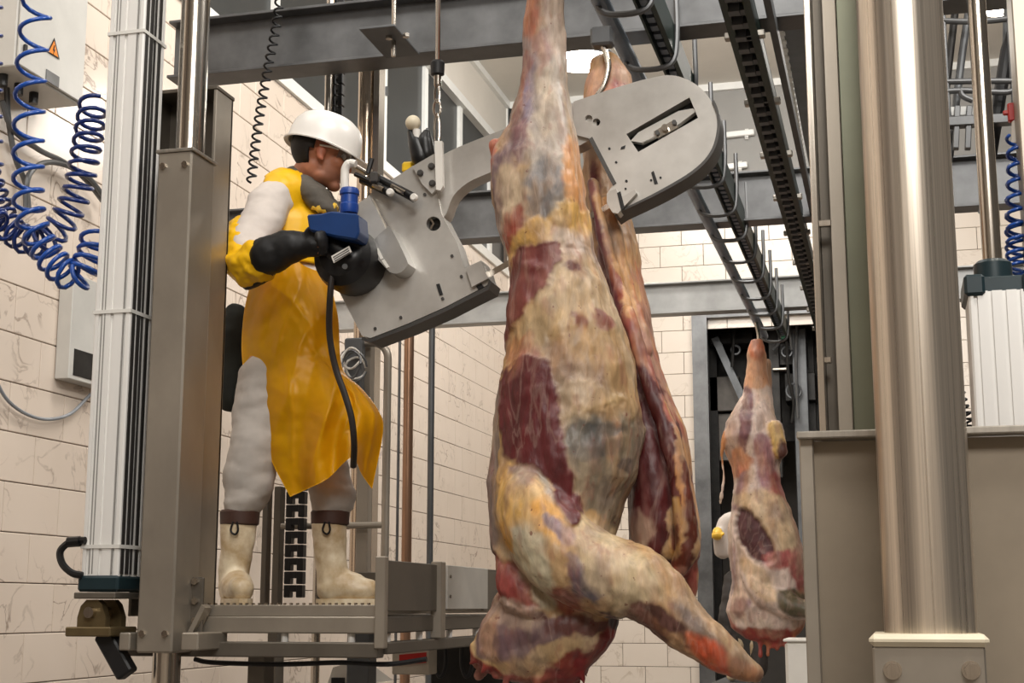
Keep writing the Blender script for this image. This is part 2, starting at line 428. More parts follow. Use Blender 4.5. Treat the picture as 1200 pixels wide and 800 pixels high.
# overhead rails running away along Y
def rail(name, X, Z, y0, y1, label, cat, kind):
    t = thing(name, label, cat, (X, y0, Z))
    if kind == 'pipe':
        T('rail_tube', [(X - .02, y0, Z), (X - .02, y1, Z)], .036, bluegrey_paint, t)
        bm = new(); add_box(bm, (X + .115, y0, Z - .03), (X + .125, y1, Z + .10)); add_box(bm, (X + .125, y0, Z + .09), (X + .17, y1, Z + .10)); add_box(bm, (X + .17, y0, Z - .02), (X + .19, y1, Z + .12))
        obj('chain_track', bm, green_dk, t)
        bm = new(); y = y0
        while y < y1: add_box(bm, (X + .128, y, Z + .0), (X + .16, y + .055, Z + .05)); y += .09
        stuff(obj('chain_links', bm, bluegrey_paint, t))
        y = y0 + .25
        while y < y1:
            bm = new()
            add_tube(bm, catmull([(X - .02, y, Z + .03), (X - .02, y, Z - .045), (X + .05, y, Z - .075), (X + .17, y, Z - .06), (X + .20, y, Z + .05), (X + .2, y, Z + .3)], 4), .013, 8)
            obj('hanger_bracket', bm, galv, t); y += .62
    else:
        bm = new(); add_box(bm, (X - .055, y0, Z), (X - .045, y1, Z + .11)); add_box(bm, (X + .045, y0, Z), (X + .055, y1, Z + .11)); add_box(bm, (X - .055, y0, Z + .10), (X + .055, y1, Z + .112))
        add_box(bm, (X - .06, y0, Z - .012), (X - .03, y1, Z)); add_box(bm, (X + .03, y0, Z - .012), (X + .06, y1, Z))
        obj('track_channel', bm, green_dk, t)
        bm = new(); y = y0
        while y < y1:
            add_box(bm, (X - .035, y, Z - .02), (X + .01, y + .05, Z + .03)); add_box(bm, (X - .01, y + .04, Z + .0), (X + .03, y + .1, Z + .02)); y += .14
        stuff(obj('chain_links', bm, galv_dk, t))
        y = y0 + .3
        while y < y1:
            bm = new(); add_box(bm, (X - .085, y, Z + .0), (X + .085, y + .04, Z + .03), .004); obj('track_clamp', bm, steel, t); y += .85
        for s in (.10,):
            bm = new(); add_box(bm, (X + s, y0, Z + .05), (X + s + .03, y1, Z + .11)); obj('side_rail', bm, galv_dk, t)
RZ = EZ + 2.37; RX = -1.01
rail('meat_rail', RX, RZ, 2.6, 12.9, 'blue grey tubular meat rail with hooked brackets, carrying the hung carcasses', 'rail', 'pipe')
rail('chain_conveyor', -.51, EZ + 2.36, 3.0, 14.5, 'dark green overhead chain conveyor right of the meat rail', 'conveyor', 'chain')
# pale perforated cable tray above the right rail
t = thing('cable_tray', 'pale perforated cable tray high up right of the chain conveyor', 'tray', (-.4, 9, EZ + 4.2))
a = W(912, 25, Y=8.3); b = W(942, 195, Y=13.4)
bm = new(); add_bar(bm, a, b, .05, .01); obj('tray_side', bm, white_paint, t)
bm = new(); add_bar(bm, a + Vector((.1, 0, .0)), b + Vector((.13, 0, 0)), .16, .02); obj('tray_floor', bm, galv_dk, t)
bm = new()
for q in range(26):
    p = a.lerp(b, q / 25); add_box(bm, p + Vector((-.03, 0, -.02)), p + Vector((.03, .05, .02)))
stuff(obj('rungs', bm, white_paint, t))
for (xa, xb, y, nm) in ((838, 884, 158, 'upper of the two white conduits on the grey rear wall'), (832, 876, 196, 'lower of the two white conduits on the grey rear wall')):
    bm = new(); add_bar(bm, W(xa, y + 2, Y=YB - .06), W(xb, y - 3, Y=YB - .06), .08, .08, .01)
    for q in (.2, .8): add_bar(bm, W(xa, y + 2, Y=YB - .06).lerp(W(xb, y - 3, Y=YB - .06), q) - Vector((0, 0, .07)), W(xa, y + 2, Y=YB - .06).lerp(W(xb, y - 3, Y=YB - .06), q) + Vector((0, .08, .07)), .05, .05)
    tag(obj('conduit', bm, white_paint), nm, 'conduit')
# lamps
def lamp(px, py, Y, R, power, label):
    p = W(px, py, Y=Y); t = thing('high_bay_lamp', label, 'lamp', p)
    bm = new(); lathe(bm, [(R, -.02), (R, .03), (R * .55, .22), (R * .3, .3)], p); obj('lamp_shade', bm, galv, t)
    bm = new(); lathe(bm, [(R * .05, -.05), (R * .7, -.045), (R * .94, -.02), (R * .94, 0)], p); obj('diffuser', bm, lamp_emit, t)
    bm = new(); add_tube(bm, [p + Vector((0, 0, .3)), (p.x, p.y, CEIL)], .015, 8); obj('stem', bm, galv, t)
    l = bpy.data.lights.new('high_bay_bulb', 'POINT'); l.energy = power; l.color = (1, .95, .88); l.shadow_soft_size = R
    o = bpy.data.objects.new('high_bay_bulb', l); link(o, t, p - Vector((0, 0, .2)))
lamp(682, 70, 12.6, .30, 130, 'glowing round lamp high behind the hind leg of the big carcass')
lamp(1170, 8, 12.6, .16, 60, 'glowing round lamp at the top right behind the steel rod')

# ------------------------------------------------------------------ LEFT: cabinet and hoses
CX = XL + .34
ya = W(20, 76, X=CX).y; yb = W(98, 120, X=CX).y; zb = W(20, 76, X=CX).z
t = thing('electrical_cabinet', 'light grey electrical cabinet with orange warning sticker on left wall', 'cabinet', (XL, ya, zb))
B('housing', (XL + .018, ya, zb), (CX - .02, yb, zb + 1.1), grey_paint, t, .006)
dr = B('door', (CX - .018, ya + .012, zb + .012), (CX, yb - .012, zb + 1.09), grey_paint, t, .005)
p = W(28, 58, X=CX); B('latch', (CX, p.y - .012, p.z - .03), (CX + .02, p.y + .012, p.z + .03), black_pl, dr, .004)
s = CX + .003
bm = new(); add_prism(bm, [W(55.5, 61, X=s), W(69.5, 69.5, X=s), W(63.5, 44.5, X=s)], (.003, 0, 0)); dk = obj('warning_sticker', bm, black_pl, t)
bm = new(); add_prism(bm, [W(57.2, 60.6, X=s + .004), W(68, 67.2, X=s + .004), W(63.4, 48, X=s + .004)], (.002, 0, 0)); obj('sticker_face', bm, orange, dk)
s2 = s + .007
bm = new(); add_prism(bm, [W(x, y, X=s2) for x, y in ((63.6, 53), (62.0, 59), (63.4, 59.4), (62.2, 64), (64.8, 58.2), (63.4, 57.8), (64.4, 53.4))], (.002, 0, 0)); obj('lightning_symbol', bm, black_pl, dk)
p = W(61, 92, X=CX); B('rating_plate', (CX + .001, p.y - .07, p.z - .035), (CX + .006, p.y + .07, p.z + .035), galv, t)
for q in range(3):
    yq = ya + .12 + q * .16; T('cable_gland', [(CX - .17, yq, zb - .07), (CX - .17, yq, zb + .01)], .028, black_pl, t, 10)
for q, pts in enumerate(([(8, 100), (10, 140), (18, 185), (30, 215), (34, 250)], [(2, 118), (14, 150), (45, 175), (75, 190), (100, 210), (120, 235)], [(30, 250), (34, 205), (60, 190), (100, 205), (125, 235)])):
    tag(T('grey_cable', catmull([W(x, y, X=XL + .06 + .03 * q) for x, y in pts], 6), .018, galv, None, 8),
        ('grey cable dropping straight down from the cabinet', 'grey cable sagging right from under the cabinet', 'grey cable arching behind the blue coils to the white cylinder')[q], 'cable', 'grey cables under the cabinet')
tag(T('air_line', catmull([W(x, y, X=XL + .05) for x, y in ((-12, 430), (10, 470), (45, 490), (80, 486), (106, 462))], 6), .011, mat('pale_blue_tube', (150, 154, 160), .5), None, 8), 'thin pale blue tube sagging across the left wall tiles', 'tube')
# wall box behind the white cylinder
t = thing('wall_box', 'pale grey wall box half hidden behind the white cylinder', 'box', W(90, 440, X=XL))
bm = new(); a = W(80, 443, X=XL + .12); b = W(112, 330, X=XL + .12); add_box(bm, (XL + .02, a.y, a.z), (XL + .12, b.y + .3, b.z), .004); obj('box_body', bm, grey_paint, t)
bm = new(); add_box(bm, (XL + .121, a.y + .05, a.z + .03), (XL + .125, b.y + .2, a.z + .2)); obj('box_opening', bm, machine_dk, t)

def hose(name, pts, Y, R, pitch, r, m, label, phase=0):
    bm = new(); coil(bm, [W(x, y, Y=Y + dy) for x, y, dy in pts], R, pitch, r, 14, 6, phase)
    return tag(obj(name, bm, m, None, 180), label, 'hose')
hose('coiled_air_hose', [(48, -300, 0), (47, -150, 0), (43, 0, 0), (38, 60, 0), (34, 130, 0), (33, 200, 0), (36, 255, .0), (58, 300, .03), (88, 325, .05), (107, 300, .08), (114, 270, .1)], 4.55, .053,
     [.135, .135, .13, .125, .12, .095, .07, .045, .04, .045, .06], .009, blue_hose, 'bright blue coiled air hose hanging down in front of the cabinet')
hose('coiled_air_hose', [(-18, 200, 0), (-3, 240, 0), (14, 270, 0), (44, 284, 0), (72, 262, 0), (90, 225, 0), (101, 175, 0), (110, 118, .05)], 4.75, .052,
     [.05, .045, .042, .045, .05, .05, .05, .06], .0088, navy_hose, 'dark blue coiled air hose looping up behind the white cylinder', 1.)
hose('coiled_air_hose', [(-14, -300, 0), (-14, 0, 0), (-14, 160, 0), (-10, 250, 0), (10, 268, 0)], 4.65, .05, [.12, .12, .1, .05, .05], .0085, navy_hose, 'dark blue coiled air hose cut by the left edge of the picture')

# ------------------------------------------------------------------ LEFT: pneumatic cylinder
def extrusion(bm, x0, x1, Y0, Y1, zb, zt, n=5, g=.008):
    """aluminium profile: outline with grooves in front and right faces"""
    out = []
    def side(a, b, nrm):
        a = Vector(a); b = Vector(b); d = b - a; pts = []
        for q in range(n):
            u0 = (q + .36) / n; u1 = (q + .64) / n
            pts += [a + d * u0, a + d * u0 + Vector(nrm) * g, a + d * u1 + Vector(nrm) * g, a + d * u1]
        return [a + d * .03] + pts + [b - d * .03]
    out = side((x0, Y0, zb), (x1, Y0, zb), (0, 1, 0)) + side((x1, Y0, zb), (x1, Y1, zb), (-1, 0, 0)) + side((x1, Y1, zb), (x0, Y1, zb), (0, -1, 0)) + side((x0, Y1, zb), (x0, Y0, zb), (1, 0, 0))
    add_prism(bm, out, (0, 0, zt - zb))
YC = 4.2
xa = W(110, 380, Y=YC).x; xb = W(152, 380, Y=YC).x
_, zt, zbot = vspan(130, -90, 676, YC, .9)
t = thing('pneumatic_cylinder', 'tall white aluminium pneumatic cylinder at the left beside the square column', 'cylinder', ((xa + xb) / 2, YC + .06, zbot))
bm = new(); extrusion(bm, xa, xb, YC, YC + .15, zbot, zt, 3); obj('barrel', bm, alu, t)
for q0, q1 in ((.012, .030), (.042, .062), (.075, .082), (.10, .118)): B('side_groove_shade', (xb - .002, YC + q0, zbot + .01), (xb + .003, YC + q1, zt), alu_groove_shade, t)  # dark strips laid on the barrel stand in for shade in its grooves
for q in (.22, .3, .82): B('front_groove_shade', (xa + (xb - xa) * q - .002, YC - .001, zbot + .01), (xa + (xb - xa) * q + .002, YC + .002, zt), mat('groove_shade_grey', (150, 148, 144), .5), t)  # thin grey strips stand in for shade in the front grooves
for q, y in enumerate((40, 365, 640)):
    zz = vspan(130, y, y + 1, YC)[1]; B('cable_tie', (xa - .004, YC - .004, zz - .006), (xb + .004, YC + .155, zz + .006), clear_tie, t)
_, z1c, z0c = vspan(125, 674, 693, YC)
B('end_cap', (xa - .008, YC - .008, z0c), (xb + .006, YC + .158, z1c), teal_cap, t, .008)
xm = (xa + xb) / 2
B('mount_plate', (xa - .01, YC - .02, z0c - .022), (xb + .005, YC + .15, z0c - .002), steel_dk, t, .003)
bronze = mat('bronze_bracket', (120, 104, 74), .4, .6, .15)
for q in (0, .1):
    bm = new(); add_prism(bm, [(xm - .07, YC + q, z0c - .11), (xm + .03, YC + q, z0c - .11), (xm + .03, YC + q, z0c - .08), (xm + .015, YC + q, z0c - .04), (xm - .0, YC + q, z0c - .025), (xm - .04, YC + q, z0c - .025), (xm - .06, YC + q, z0c - .045), (xm - .07, YC + q, z0c - .08)], (0, .03, 0)); obj('clevis_cheek', bm, bronze, t)
T('clevis_pin', [(xm - .02, YC - .02, z0c - .065), (xm - .02, YC + .15, z0c - .065)], .018, steel_pol, t, 12)
B('clevis_base', (xm - .10, YC - .02, z0c - .14), (xm + .06, YC + .15, z0c - .11), bronze, t, .004)
bm = new(); add_bar(bm, (xm - .0, YC + .05, z0c - .13), (xm + .09, YC + .05, z0c - .26), .05, .06, .006); obj('link_arm', bm, black, t)
fit = T('air_fitting', catmull([W(x, y, Y=YC - .01) for x, y in ((100, 633), (84, 634), (71, 645), (73, 660), (84, 671), (96, 674))], 6), .012, black_pl, t, 8)
T('fitting_collar', [W(94, 634, Y=YC - .01), W(80, 635, Y=YC - .01)], .017, black_pl, fit, 8)

# ------------------------------------------------------------------ LEFT: lifting platform (column, floor, rails)
PZ = EZ + .004                                 # platform floor
YP = 4.38; PX1 = W(446, 715, Y=YP).x; PX0 = W(150, 755, Y=YP).x
t = thing('work_platform', 'grey steel lifting work platform with grating floor, column and guard rail under the worker', 'platform', (PX0 + .3, YP + .6, 0))
YQ = 4.22
bm = new(); b_ = boxpx(bm, 172, 213, 177, 765, YQ, YQ + .17, .006); obj('column', bm, steel_sat, t)
cx0, cx1, cz0, cz1 = b_
B('column_cap', (cx0 - .006, YQ - .006, cz1 - .004), (cx1 + .008, YQ + .178, cz1 + .008), steel, t, .002)
for q in (.18, .82):
    bm = new(); add_bolt(bm, (cx0 + (cx1 - cx0) * q, YQ, cz1 - .05), (0, -1, 0), .011, .01); obj('bolt', bm, steel_pol, t)
    bm = new(); add_bolt(bm, (cx0 + (cx1 - cx0) * q, YQ, cz0 + .06), (0, -1, 0), .011, .01); obj('bolt', bm, steel_pol, t)
xt, zt, zz = vspan(205, -80, 182, YQ + .085, .9)
T('inner_tube', [((cx0 + cx1) / 2 + .01, YQ + .085, cz1 - .3), ((cx0 + cx1) / 2 + .01, YQ + .085, zt)], .049, steel_pol, t, 24)
T('foot_tube', [((cx0 + cx1) / 2, YQ + .09, 0), ((cx0 + cx1) / 2, YQ + .09, cz0 + .02)], .045, steel_pol, t, 24)
# upright channel behind the column
ych = YQ + .24
x0 = W(168, 400, Y=ych).x; x1 = W(263, 400, Y=ych + .11).x
_, zt, zb_ = vspan(250, 106, 722, ych)
B('channel_web', (x0, ych + .10, zb_), (x1, ych + .112, zt), steel_dk, t)
B('channel_flange', (x1 - .012, ych - .02, zb_), (x1, ych + .11, zt), steel_sat, t, .002)
B('channel_flange', (x0, ych - .02, zb_), (x0 + .012, ych + .11, zt), steel_dk, t, .002)
B('channel_cap', (x0 - .004, ych - .024, zt), (x1 + .004, ych + .116, zt + .014), steel_dk, t, .002)
# floor frame
_, fz1, fz0 = vspan(340, 722, 742, YP)
PYB = 5.85
B('front_beam', (W(232, 730, Y=YP).x, YP, fz0), (PX1, YP + .05, fz1), steel_sat, t, .004)
B('side_beam', (PX1 - .05, YP + .05, fz0), (PX1, PYB, fz1), steel_dk, t, .004)
B('rear_beam', (PX0, PYB, fz0), (PX1, PYB + .05, fz1), steel_dk, t, .004)
gx0 = W(240, 712, Y=YP).x
B('grating_frame', (gx0, YP + .005, fz1), (PX1 - .01, YP + .02, PZ), steel_sat, t, .002)
bm = new(); x = gx0 + .02
while x < PX1 - .03:
    add_box(bm, (x, YP + .03, PZ - .03), (x + .005, PYB, PZ)); x += .03
y = YP + .06
while y < PYB:
    add_box(bm, (gx0, y, PZ - .018), (PX1 - .02, y + .005, PZ - .002)); y += .06
stuff(obj('grating', bm, steel_sat, t))
bm = new(); x = gx0 + .01
while x < PX1 - .03:
    add_tube(bm, [(x, YP + .012, PZ), (x, YP + .012, PZ + .006)], .006, 6); x += .022
stuff(obj('grip_studs', bm, steel_pol, t))
# lower frame below, on short spacers
_, lz1, lz0 = vspan(340, 752, 770, YP)
B('lower_front_rail', (PX0, YP - .02, lz0), (PX1 + .0, YP + .04, lz1), steel_dk, t, .004)
bm = new(); add_box(bm, (PX1 - .04, YP + .05, lz0 + .01), (PX1 + .01, PYB, lz1), .004); obj('lower_side_rail', bm, steel_dk, t)
for px in (258, 334, 412):
    p = W(px, 745, Y=YP + .03); T('spacer', [(p.x, YP + .03, lz1), (p.x, YP + .03, fz0)], .012, alu, t, 10)
for yq in (YP + .12, YP + .45, YP + .8, YP + 1.15):
    T('spacer', [(PX1 - .02, yq, lz1), (PX1 - .02, yq, fz0)], .012, alu, t, 10)
# ends of the two frame bars beside the column, and the gusset plates
for a, b in ((139, 152), (212, 232)):
    bm = new(); boxpx(bm, a, b, 741, 762, YQ - .01, YQ + .2, .004); obj('crossbar', bm, steel_sat, t)
bm = new(); boxpx(bm, 221, 237, 676, 742, YQ + .12, YQ + .135, .004); pl = obj('bracket_plate', bm, steel_dk, t)
for y in (681, 704, 727):
    p = W(229, y, Y=YQ + .12); bm = new(); add_bolt(bm, p, (0, -1, 0), .012, .01); obj('bolt', bm, steel_pol, pl)
bm = new(); add_prism(bm, [W(236, 708, Y=YQ + .1), W(240, 712, Y=YQ + .1), W(218, 756, Y=YQ + .1), W(214, 752, Y=YQ + .1)], (0, .05, 0)); obj('gusset', bm, steel_sat, t)
bm = new(); add_prism(bm, [W(204, 718, Y=YQ + .19), W(222, 740, Y=YQ + .19), W(204, 740, Y=YQ + .19)], (0, .01, 0)); obj('gusset', bm, steel_dk, t)
# kick plates and posts on the right side
zk1 = vspan(447, 652, 653, YP)[1]
B('corner_post', (PX1 - .01, YP - .03, lz0 + .03), (PX1 + .025, YP + .0, zk1), steel_sat, t, .003)
ym = W(510, 690, X=PX1).y
B('kick_plate', (PX1, YP, PZ - .02), (PX1 + .012, ym, zk1 - .01), steel_dk, t, .002)
B('side_post', (PX1 - .01, ym - .02, lz0 + .05), (PX1 + .03, ym + .03, zk1), steel_sat, t, .003)
ye = W(563, 690, X=PX1).y
pl = B('kick_plate', (PX1 + .012, ym + .05, PZ - .015), (PX1 + .03, ye, zk1 - .01), mat('pale_sheet_steel', (206, 202, 194), .5, .3, .06), t, .002)
pl['label'] = 'pale kick plate at the far end'
for q in ((ym + .08, PZ + .03), (ym + .08, zk1 - .05)):
    bm = new(); add_bolt(bm, (PX1 + .03, q[0], q[1]), (1, 0, 0), .006, .005); obj('bolt', bm, steel_dk, pl)
B('kick_plate', (PX1, ye + .01, PZ - .02), (PX1 + .012, PYB + .1, zk1 - .01), steel_dk, t, .002)
zt_ = vspan(350, 671, 672, PYB)[1]
B('rear_toe_board', (PX0 + .1, PYB - .02, PZ - .02), (PX1 - .05, PYB - .005, zt_), steel_dk, t, .002)
# guard rail behind the worker
yr = PYB - .02
pts = [W(x, y, Y=yr) for x, y in ((405, 404), (438, 402))]; pts = [Vector((p.x, yr, W(430, 402, Y=yr).z)) for p in pts]
xr = W(453, 520, Y=yr).x
arc = [Vector((xr - .07 + .07 * math.sin(a), yr, pts[0].z - .07 + .07 * math.cos(a))) for a in [i * math.pi / 12 for i in range(7)]]
T('guard_rail', [pts[0]] + arc + [Vector((xr, yr, PZ - .02))], .017, steel_sat, t, 12)
zmid = W(440, 615, Y=yr).z
T('mid_rail', [(W(330, 615, Y=yr).x, yr, zmid), (xr, yr, zmid)], .014, steel_sat, t, 10)
for px, wd, m_, y0 in ((427, 15, steel_sat, 404), (326, 9, steel_dk, 570), (312, 7, steel_dk, 560)):
    bm = new(); x, zt, _ = vspan(px, y0, 690, yr + .05); add_box(bm, (x - wd * .0018, yr + .03, PZ - .05), (x + wd * .0018, yr + .08, zt), .003); obj('rail_post', bm, m_, t)
# platform legs under the floor
for px, wd, Y in ((300, 20, YP + .3), (318, 14, PYB - .05), (419, 26, YP + .5)):
    bm = new(); x = W(px, 785, Y=Y).x; add_box(bm, (x - wd * .0016, Y, 0), (x + wd * .0016, Y + .08, fz0 if Y != YP + .3 else lz0), .003); obj('leg', bm, steel_dk if wd < 22 else galv_dk, t)
T('hydraulic_line', catmull([W(x, y, Y=YP + .1) for x, y in ((228, 772), (250, 776), (330, 778), (400, 776), (455, 778), (500, 772))], 6), .008, black, t, 8)
# hoses and boxes under the platform
for px, lab in ((516, 'left one of two black hose loops under the platform end'), (547, 'right one of two black hose loops under the platform end')):
    o = T('hose_loop', catmull([W(x, y, Y=5.6) for x, y in ((px - 6, 752), (px - 6, 780), (px, 793), (px + 6, 780), (px + 6, 752))], 6), .008, black, None, 8); tag(o, lab, 'hose', 'black hose loops')
t2 = thing('control_box', 'small white control box with red strip under the platform', 'box', W(480, 768, Y=5.3))
bm = new(); add_box(bm, W(459, 790, Y=5.3), W(503, 758, Y=5.3) + Vector((0, .1, 0)), .004); obj('housing', bm, mat('beige_box_paint', (200, 188, 170), .5), t2)
bm = new(); a = W(468, 779, Y=5.298); b = W(500, 764, Y=5.298); add_prism(bm, [a, (b.x, a.y, a.z + .01), b, (a.x, a.y, b.z - .01)], (0, -.004, 0)); obj('red_strip', bm, red_pl, t2)
t2 = thing('machine_cover', 'white sloping machine cover on dark feet below the platform', 'machine', W(395, 800, Y=5.2))  # unidentified white item, built as a sloping cover
bm = new(); add_prism(bm, [W(x, y, Y=5.2) for x, y in ((384, 800), (390, 782), (408, 776), (440, 800))], (0, .2, 0)); obj('cover', bm, white_pl, t2)
bm = new(); add_box(bm, W(388, 806, Y=5.18), W(402, 794, Y=5.18) + Vector((0, .04, 0))); obj('foot', bm, black, t2)
bm = new(); a = W(505, 770, Y=5.9); b = W(600, 748, Y=5.9); add_box(bm, (a.x, 5.9, a.z - .5), (b.x, 6.1, b.z), .004)
tag(obj('machine_frame', bm, machine_dk), 'dark steel frame below the far end of the platform', 'frame')

# ------------------------------------------------------------------ vertical poles behind the worker
def pole(name, px, y0, y1, Y, r, m, label, n=16, cat='pole', zlo=None):
    x, zt, zb_ = vspan(px, y0, y1, Y)
    if zlo is not None: zb_ = zlo
    return tag(T(name, [(x, Y, zb_), (x, Y, zt)], r, m, None, n), label, cat)
t = thing('lift_mast', 'shiny stainless tube mast behind the white hard hat', 'mast', (W(429, 120, Y=6.4).x, 6.4, 0))
x, zt, _ = vspan(431, -60, 255, 6.4, 1.5)
T('mast_tube', [(x, 6.4, 0), (x, 6.4, zt)], .045, mat('stainless_warm_polished', (214, 196, 176), .18, 1., .08, 5, (30, 30, .3)), t, 20)
B('mast_rail', (x + .046, 6.36, 0), (x + .075, 6.44, zt), steel_pol, t)
pole('guide_rod', 387, -60, 135, 6.3, .02, steel_pol, 'slim chrome rod rising behind the hard hat, left of the black chain', cat='rod', zlo=0)
def chain(name, px, y0, y1, Y, wd, label):
    x, zt, zb_ = vspan(px, y0, y1, Y); tt = thing(name, label, 'chain', (x, Y, zb_))
    z = zb_; q = 0
    while z < zt:
        bm = new(); s = .0
        for sx in (-1, 1): add_box(bm, (x + sx * wd - .014, Y - .02, z), (x + sx * wd + .014, Y + .02, z + .052), .003)
        add_box(bm, (x - wd, Y - .018, z + .024), (x + wd, Y + .018, z + .052)); obj('chain_link', bm, black_pl, tt, None); z += .056
chain('cable_chain', 397, -40, 138, 6.35, .018, 'black plastic cable chain hanging behind the hard hat')
chain('cable_chain', 347, 540, 700, PYB - .08, .028, 'black plastic cable chain seen between the white boots')
B_ = pole('conduit_pipe', 478, 372, 660, 7.6, .028, copper, 'copper coloured pipe standing left of the thin dark pipe', cat='pipe', zlo=0)
pole('conduit_pipe', 505, 370, 657, 6.9, .016, galv_dk, 'thin dark pipe standing right of the copper coloured pipe', cat='pipe', zlo=0)
pole('conduit_pipe', 467, 380, 652, 7.7, .008, galv, 'very thin grey line beside the copper coloured pipe', cat='pipe', zlo=0)
bm = new(); coil(bm, [W(x, y, Y=5.9) for x, y in ((331, -260), (329, -40), (325, 20), (312, 90), (302, 150), (294, 214))], .02, [.05, .05, .045, .043, .042, .04], .0055, 10, 5)
tag(obj('coiled_cable', bm, black, None, 180), 'black coiled cord hanging in front of the bright left wall', 'cord')
bm = new(); coil(bm, [W(x, y, Y=4.3) for x, y in ((1120, 440), (1128, 470), (1137, 500), (1140, 520))], .012, .02, .004, 9, 5)
tag(obj('coiled_cable', bm, black, None, 180), 'short black coiled cord between round column and right cylinder', 'cord')
# cable bundle hung on the guard rail
t = thing('cable_bundle', 'tangle of white and grey cable loops hung on the guard rail', 'cables', W(415, 430, Y=5.7))
for q in range(5):
    random.seed(q + 3); c = W(414 + random.uniform(-5, 5), 424 + random.uniform(-6, 10), Y=5.72 + q * .015)
    rx = random.uniform(.03, .06); rz = random.uniform(.04, .07)
    T('cable_loop', [c + Vector((rx * math.cos(a), .01 * math.sin(3 * a + q), rz * math.sin(a))) for a in [i * .35 for i in range(18)]], .005, white_pl if q % 2 else galv, t, 6)
bm = new(); add_box(bm, W(402, 470, Y=5.78), W(424, 395, Y=5.78) + Vector((0, .05, 0)), .006); obj('junction_block', bm, galv_dk, t)

# ------------------------------------------------------------------ RIGHT: second lifting station
YR = 3.3
x, zt, zb_ = vspan(1070, -90, 745, YR, 1.2)
t = thing('lift_column', 'thick round stainless column in the right foreground on a cream pad', 'column', (x, YR, 0))
T('tube', [(x, YR, zb_ - .02), (x, YR, zt)], .097, mat('stainless_column', (236, 224, 208), .30, .9, .16, 4, (40, 40, .15), 0, rvar=.1), t, 48)
bm = new(); boxpx(bm, 1018, 1160, 743, 758, YR - .16, YR + .16, .01); pz = [v.co.z for v in bm.verts]; obj('pad', bm, cream_pl, t)
bm = new(); a_ = boxpx(bm, 1023, 1156, 758, 900, YR - .15, YR - .135, .004); pl = obj('bracket_plate', bm, steel_sat, t)
for px in (1046, 1138):
    p = W(px, 785, Y=YR - .15)
    bm = new(); lathe(bm, [(.019, 0), (.019, -.004)], p, 'y', 16); add_tube(bm, [p + Vector((0, -.003, 0)), p + Vector((0, -.02, 0))], .014, 6); obj('bolt', bm, steel_pol, pl)
B('pedestal', (a_[0], YR - .13, 0), (a_[1], YR + .15, min(pz) - .001), steel_dk, t)
# panel behind the column foot
YL = 3.62
t = thing('platform_panel', 'brown grey steel panel with raised frame behind the round column foot', 'panel', W(1070, 800, Y=YL))
xl = W(941, 650, Y=YL).x; xr_ = W(1300, 650, Y=YL).x; zt = W(1070, 503, Y=YL).z
B('panel_sheet', (xl + .01, YL + .03, .1), (xr_, YL + .04, zt - .02), mat('matt_panel_steel', (156, 143, 125), .5, .3, .1, 2.2), t)
B('left_flange', (xl, YL - .0, 0), (xl + .034, YL + .06, zt - .004), steel_sat, t, .003)
B('top_flange', (xl - .004, YL - .03, zt - .018), (xr_, YL + .07, zt), steel, t, .003)
B('foot_rail', (xl, YL + .041, 0), (xr_, YL + .08, .1), steel_dk, t)
# upright channel column behind it
YV = 3.75
t = thing('upright_channel', 'tall stainless channel upright with ridges left of the round column', 'channel', W(980, 500, Y=YV))
zt = vspan(980, -90, 500, YV, 1.2)[1]
def strip(name, a, b, dy0, dy1, m):
    bm = new(); x0 = W(a, 260, Y=YV).x; x1 = W(b, 260, Y=YV).x
    add_box(bm, (x0, YV + dy0, .0), (x1, YV + dy1, zt), .002); return obj(name, bm, m, t)
strip('flange', 952, 960, -.03, .1, steel_pol); strip('slot_back', 960, 973, .06, .1, steel_dk)
strip('ridge', 973, 990, -.01, .1, steel_sat); strip('web', 990, 1024, .02, .1, mat('greenish_sheet_steel', (128, 130, 112), .35, .6, .08, 2)); strip('ridge', 1024, 1050, -.01, .1, steel_sat)
for y in (262, 422):
    p = W(966, y, Y=YV - .01); B('slot_clip', (p.x - .018, YV - .02, p.z - .008), (p.x + .018, YV + .0, p.z + .008), steel_pol, t, .002)
# right-hand cylinder with rod
YW = 4.1
xa = W(1139, 420, Y=YW).x; xb = W(1225, 420, Y=YW).x
_, zt, zb_ = vspan(1170, 340, 520, YW)
t = thing('pneumatic_cylinder', 'short aluminium pneumatic cylinder with dark cap at the right edge', 'cylinder', ((xa + xb) / 2, YW, zb_))
bm = new(); extrusion(bm, xa, xb, YW, YW + .19, .9, zt, 5); obj('barrel', bm, alu, t)
_, c1, c0 = vspan(1170, 320, 345, YW)
bm = new(); add_box(bm, (xa - .01, YW - .01, c0), (xa + .045, YW + .2, c1 + .0), .008); add_box(bm, (xb - .045, YW - .01, c0), (xb + .01, YW + .2, c1), .008); add_box(bm, (xa + .03, YW + .01, c0), (xb - .03, YW + .18, c1 - .005), .004)
obj('end_cap', bm, teal_cap, t)
xr2, zr1, _ = vspan(1155, -90, 305, YW + .09, 1.2)
xk = W(1163, 310, Y=YW + .09).x
bm = new(); lathe(bm, [(.052, c1 - .02), (.052, c1 + .045), (.04, c1 + .055)], (xk, YW + .09, 0), n=20); obj('rod_collar', bm, teal_cap, t)
T('piston_rod', [(xk, YW + .09, c1), (xk, YW + .09, zr1)], .0265, steel_pol, t, 20)
bm = new(); coil(bm, [W(x, y, Y=4.55) for x, y in ((1190, 160), (1191, 200), (1191, 250), (1190, 300), (1190, 322))], .026, [.05, .05, .045, .04, .04], .0058, 12, 6)
coil(bm, [W(x, y, Y=4.58) for x, y in ((1192, 165), (1191, 200), (1189, 250), (1190, 322))], .026, [.055, .05, .05, .05], .0058, 12, 6, 2.5)
tag(obj('coiled_air_hose', bm, blue_hose, None, 180), 'blue coiled air hose at the right edge under the red valve', 'hose')
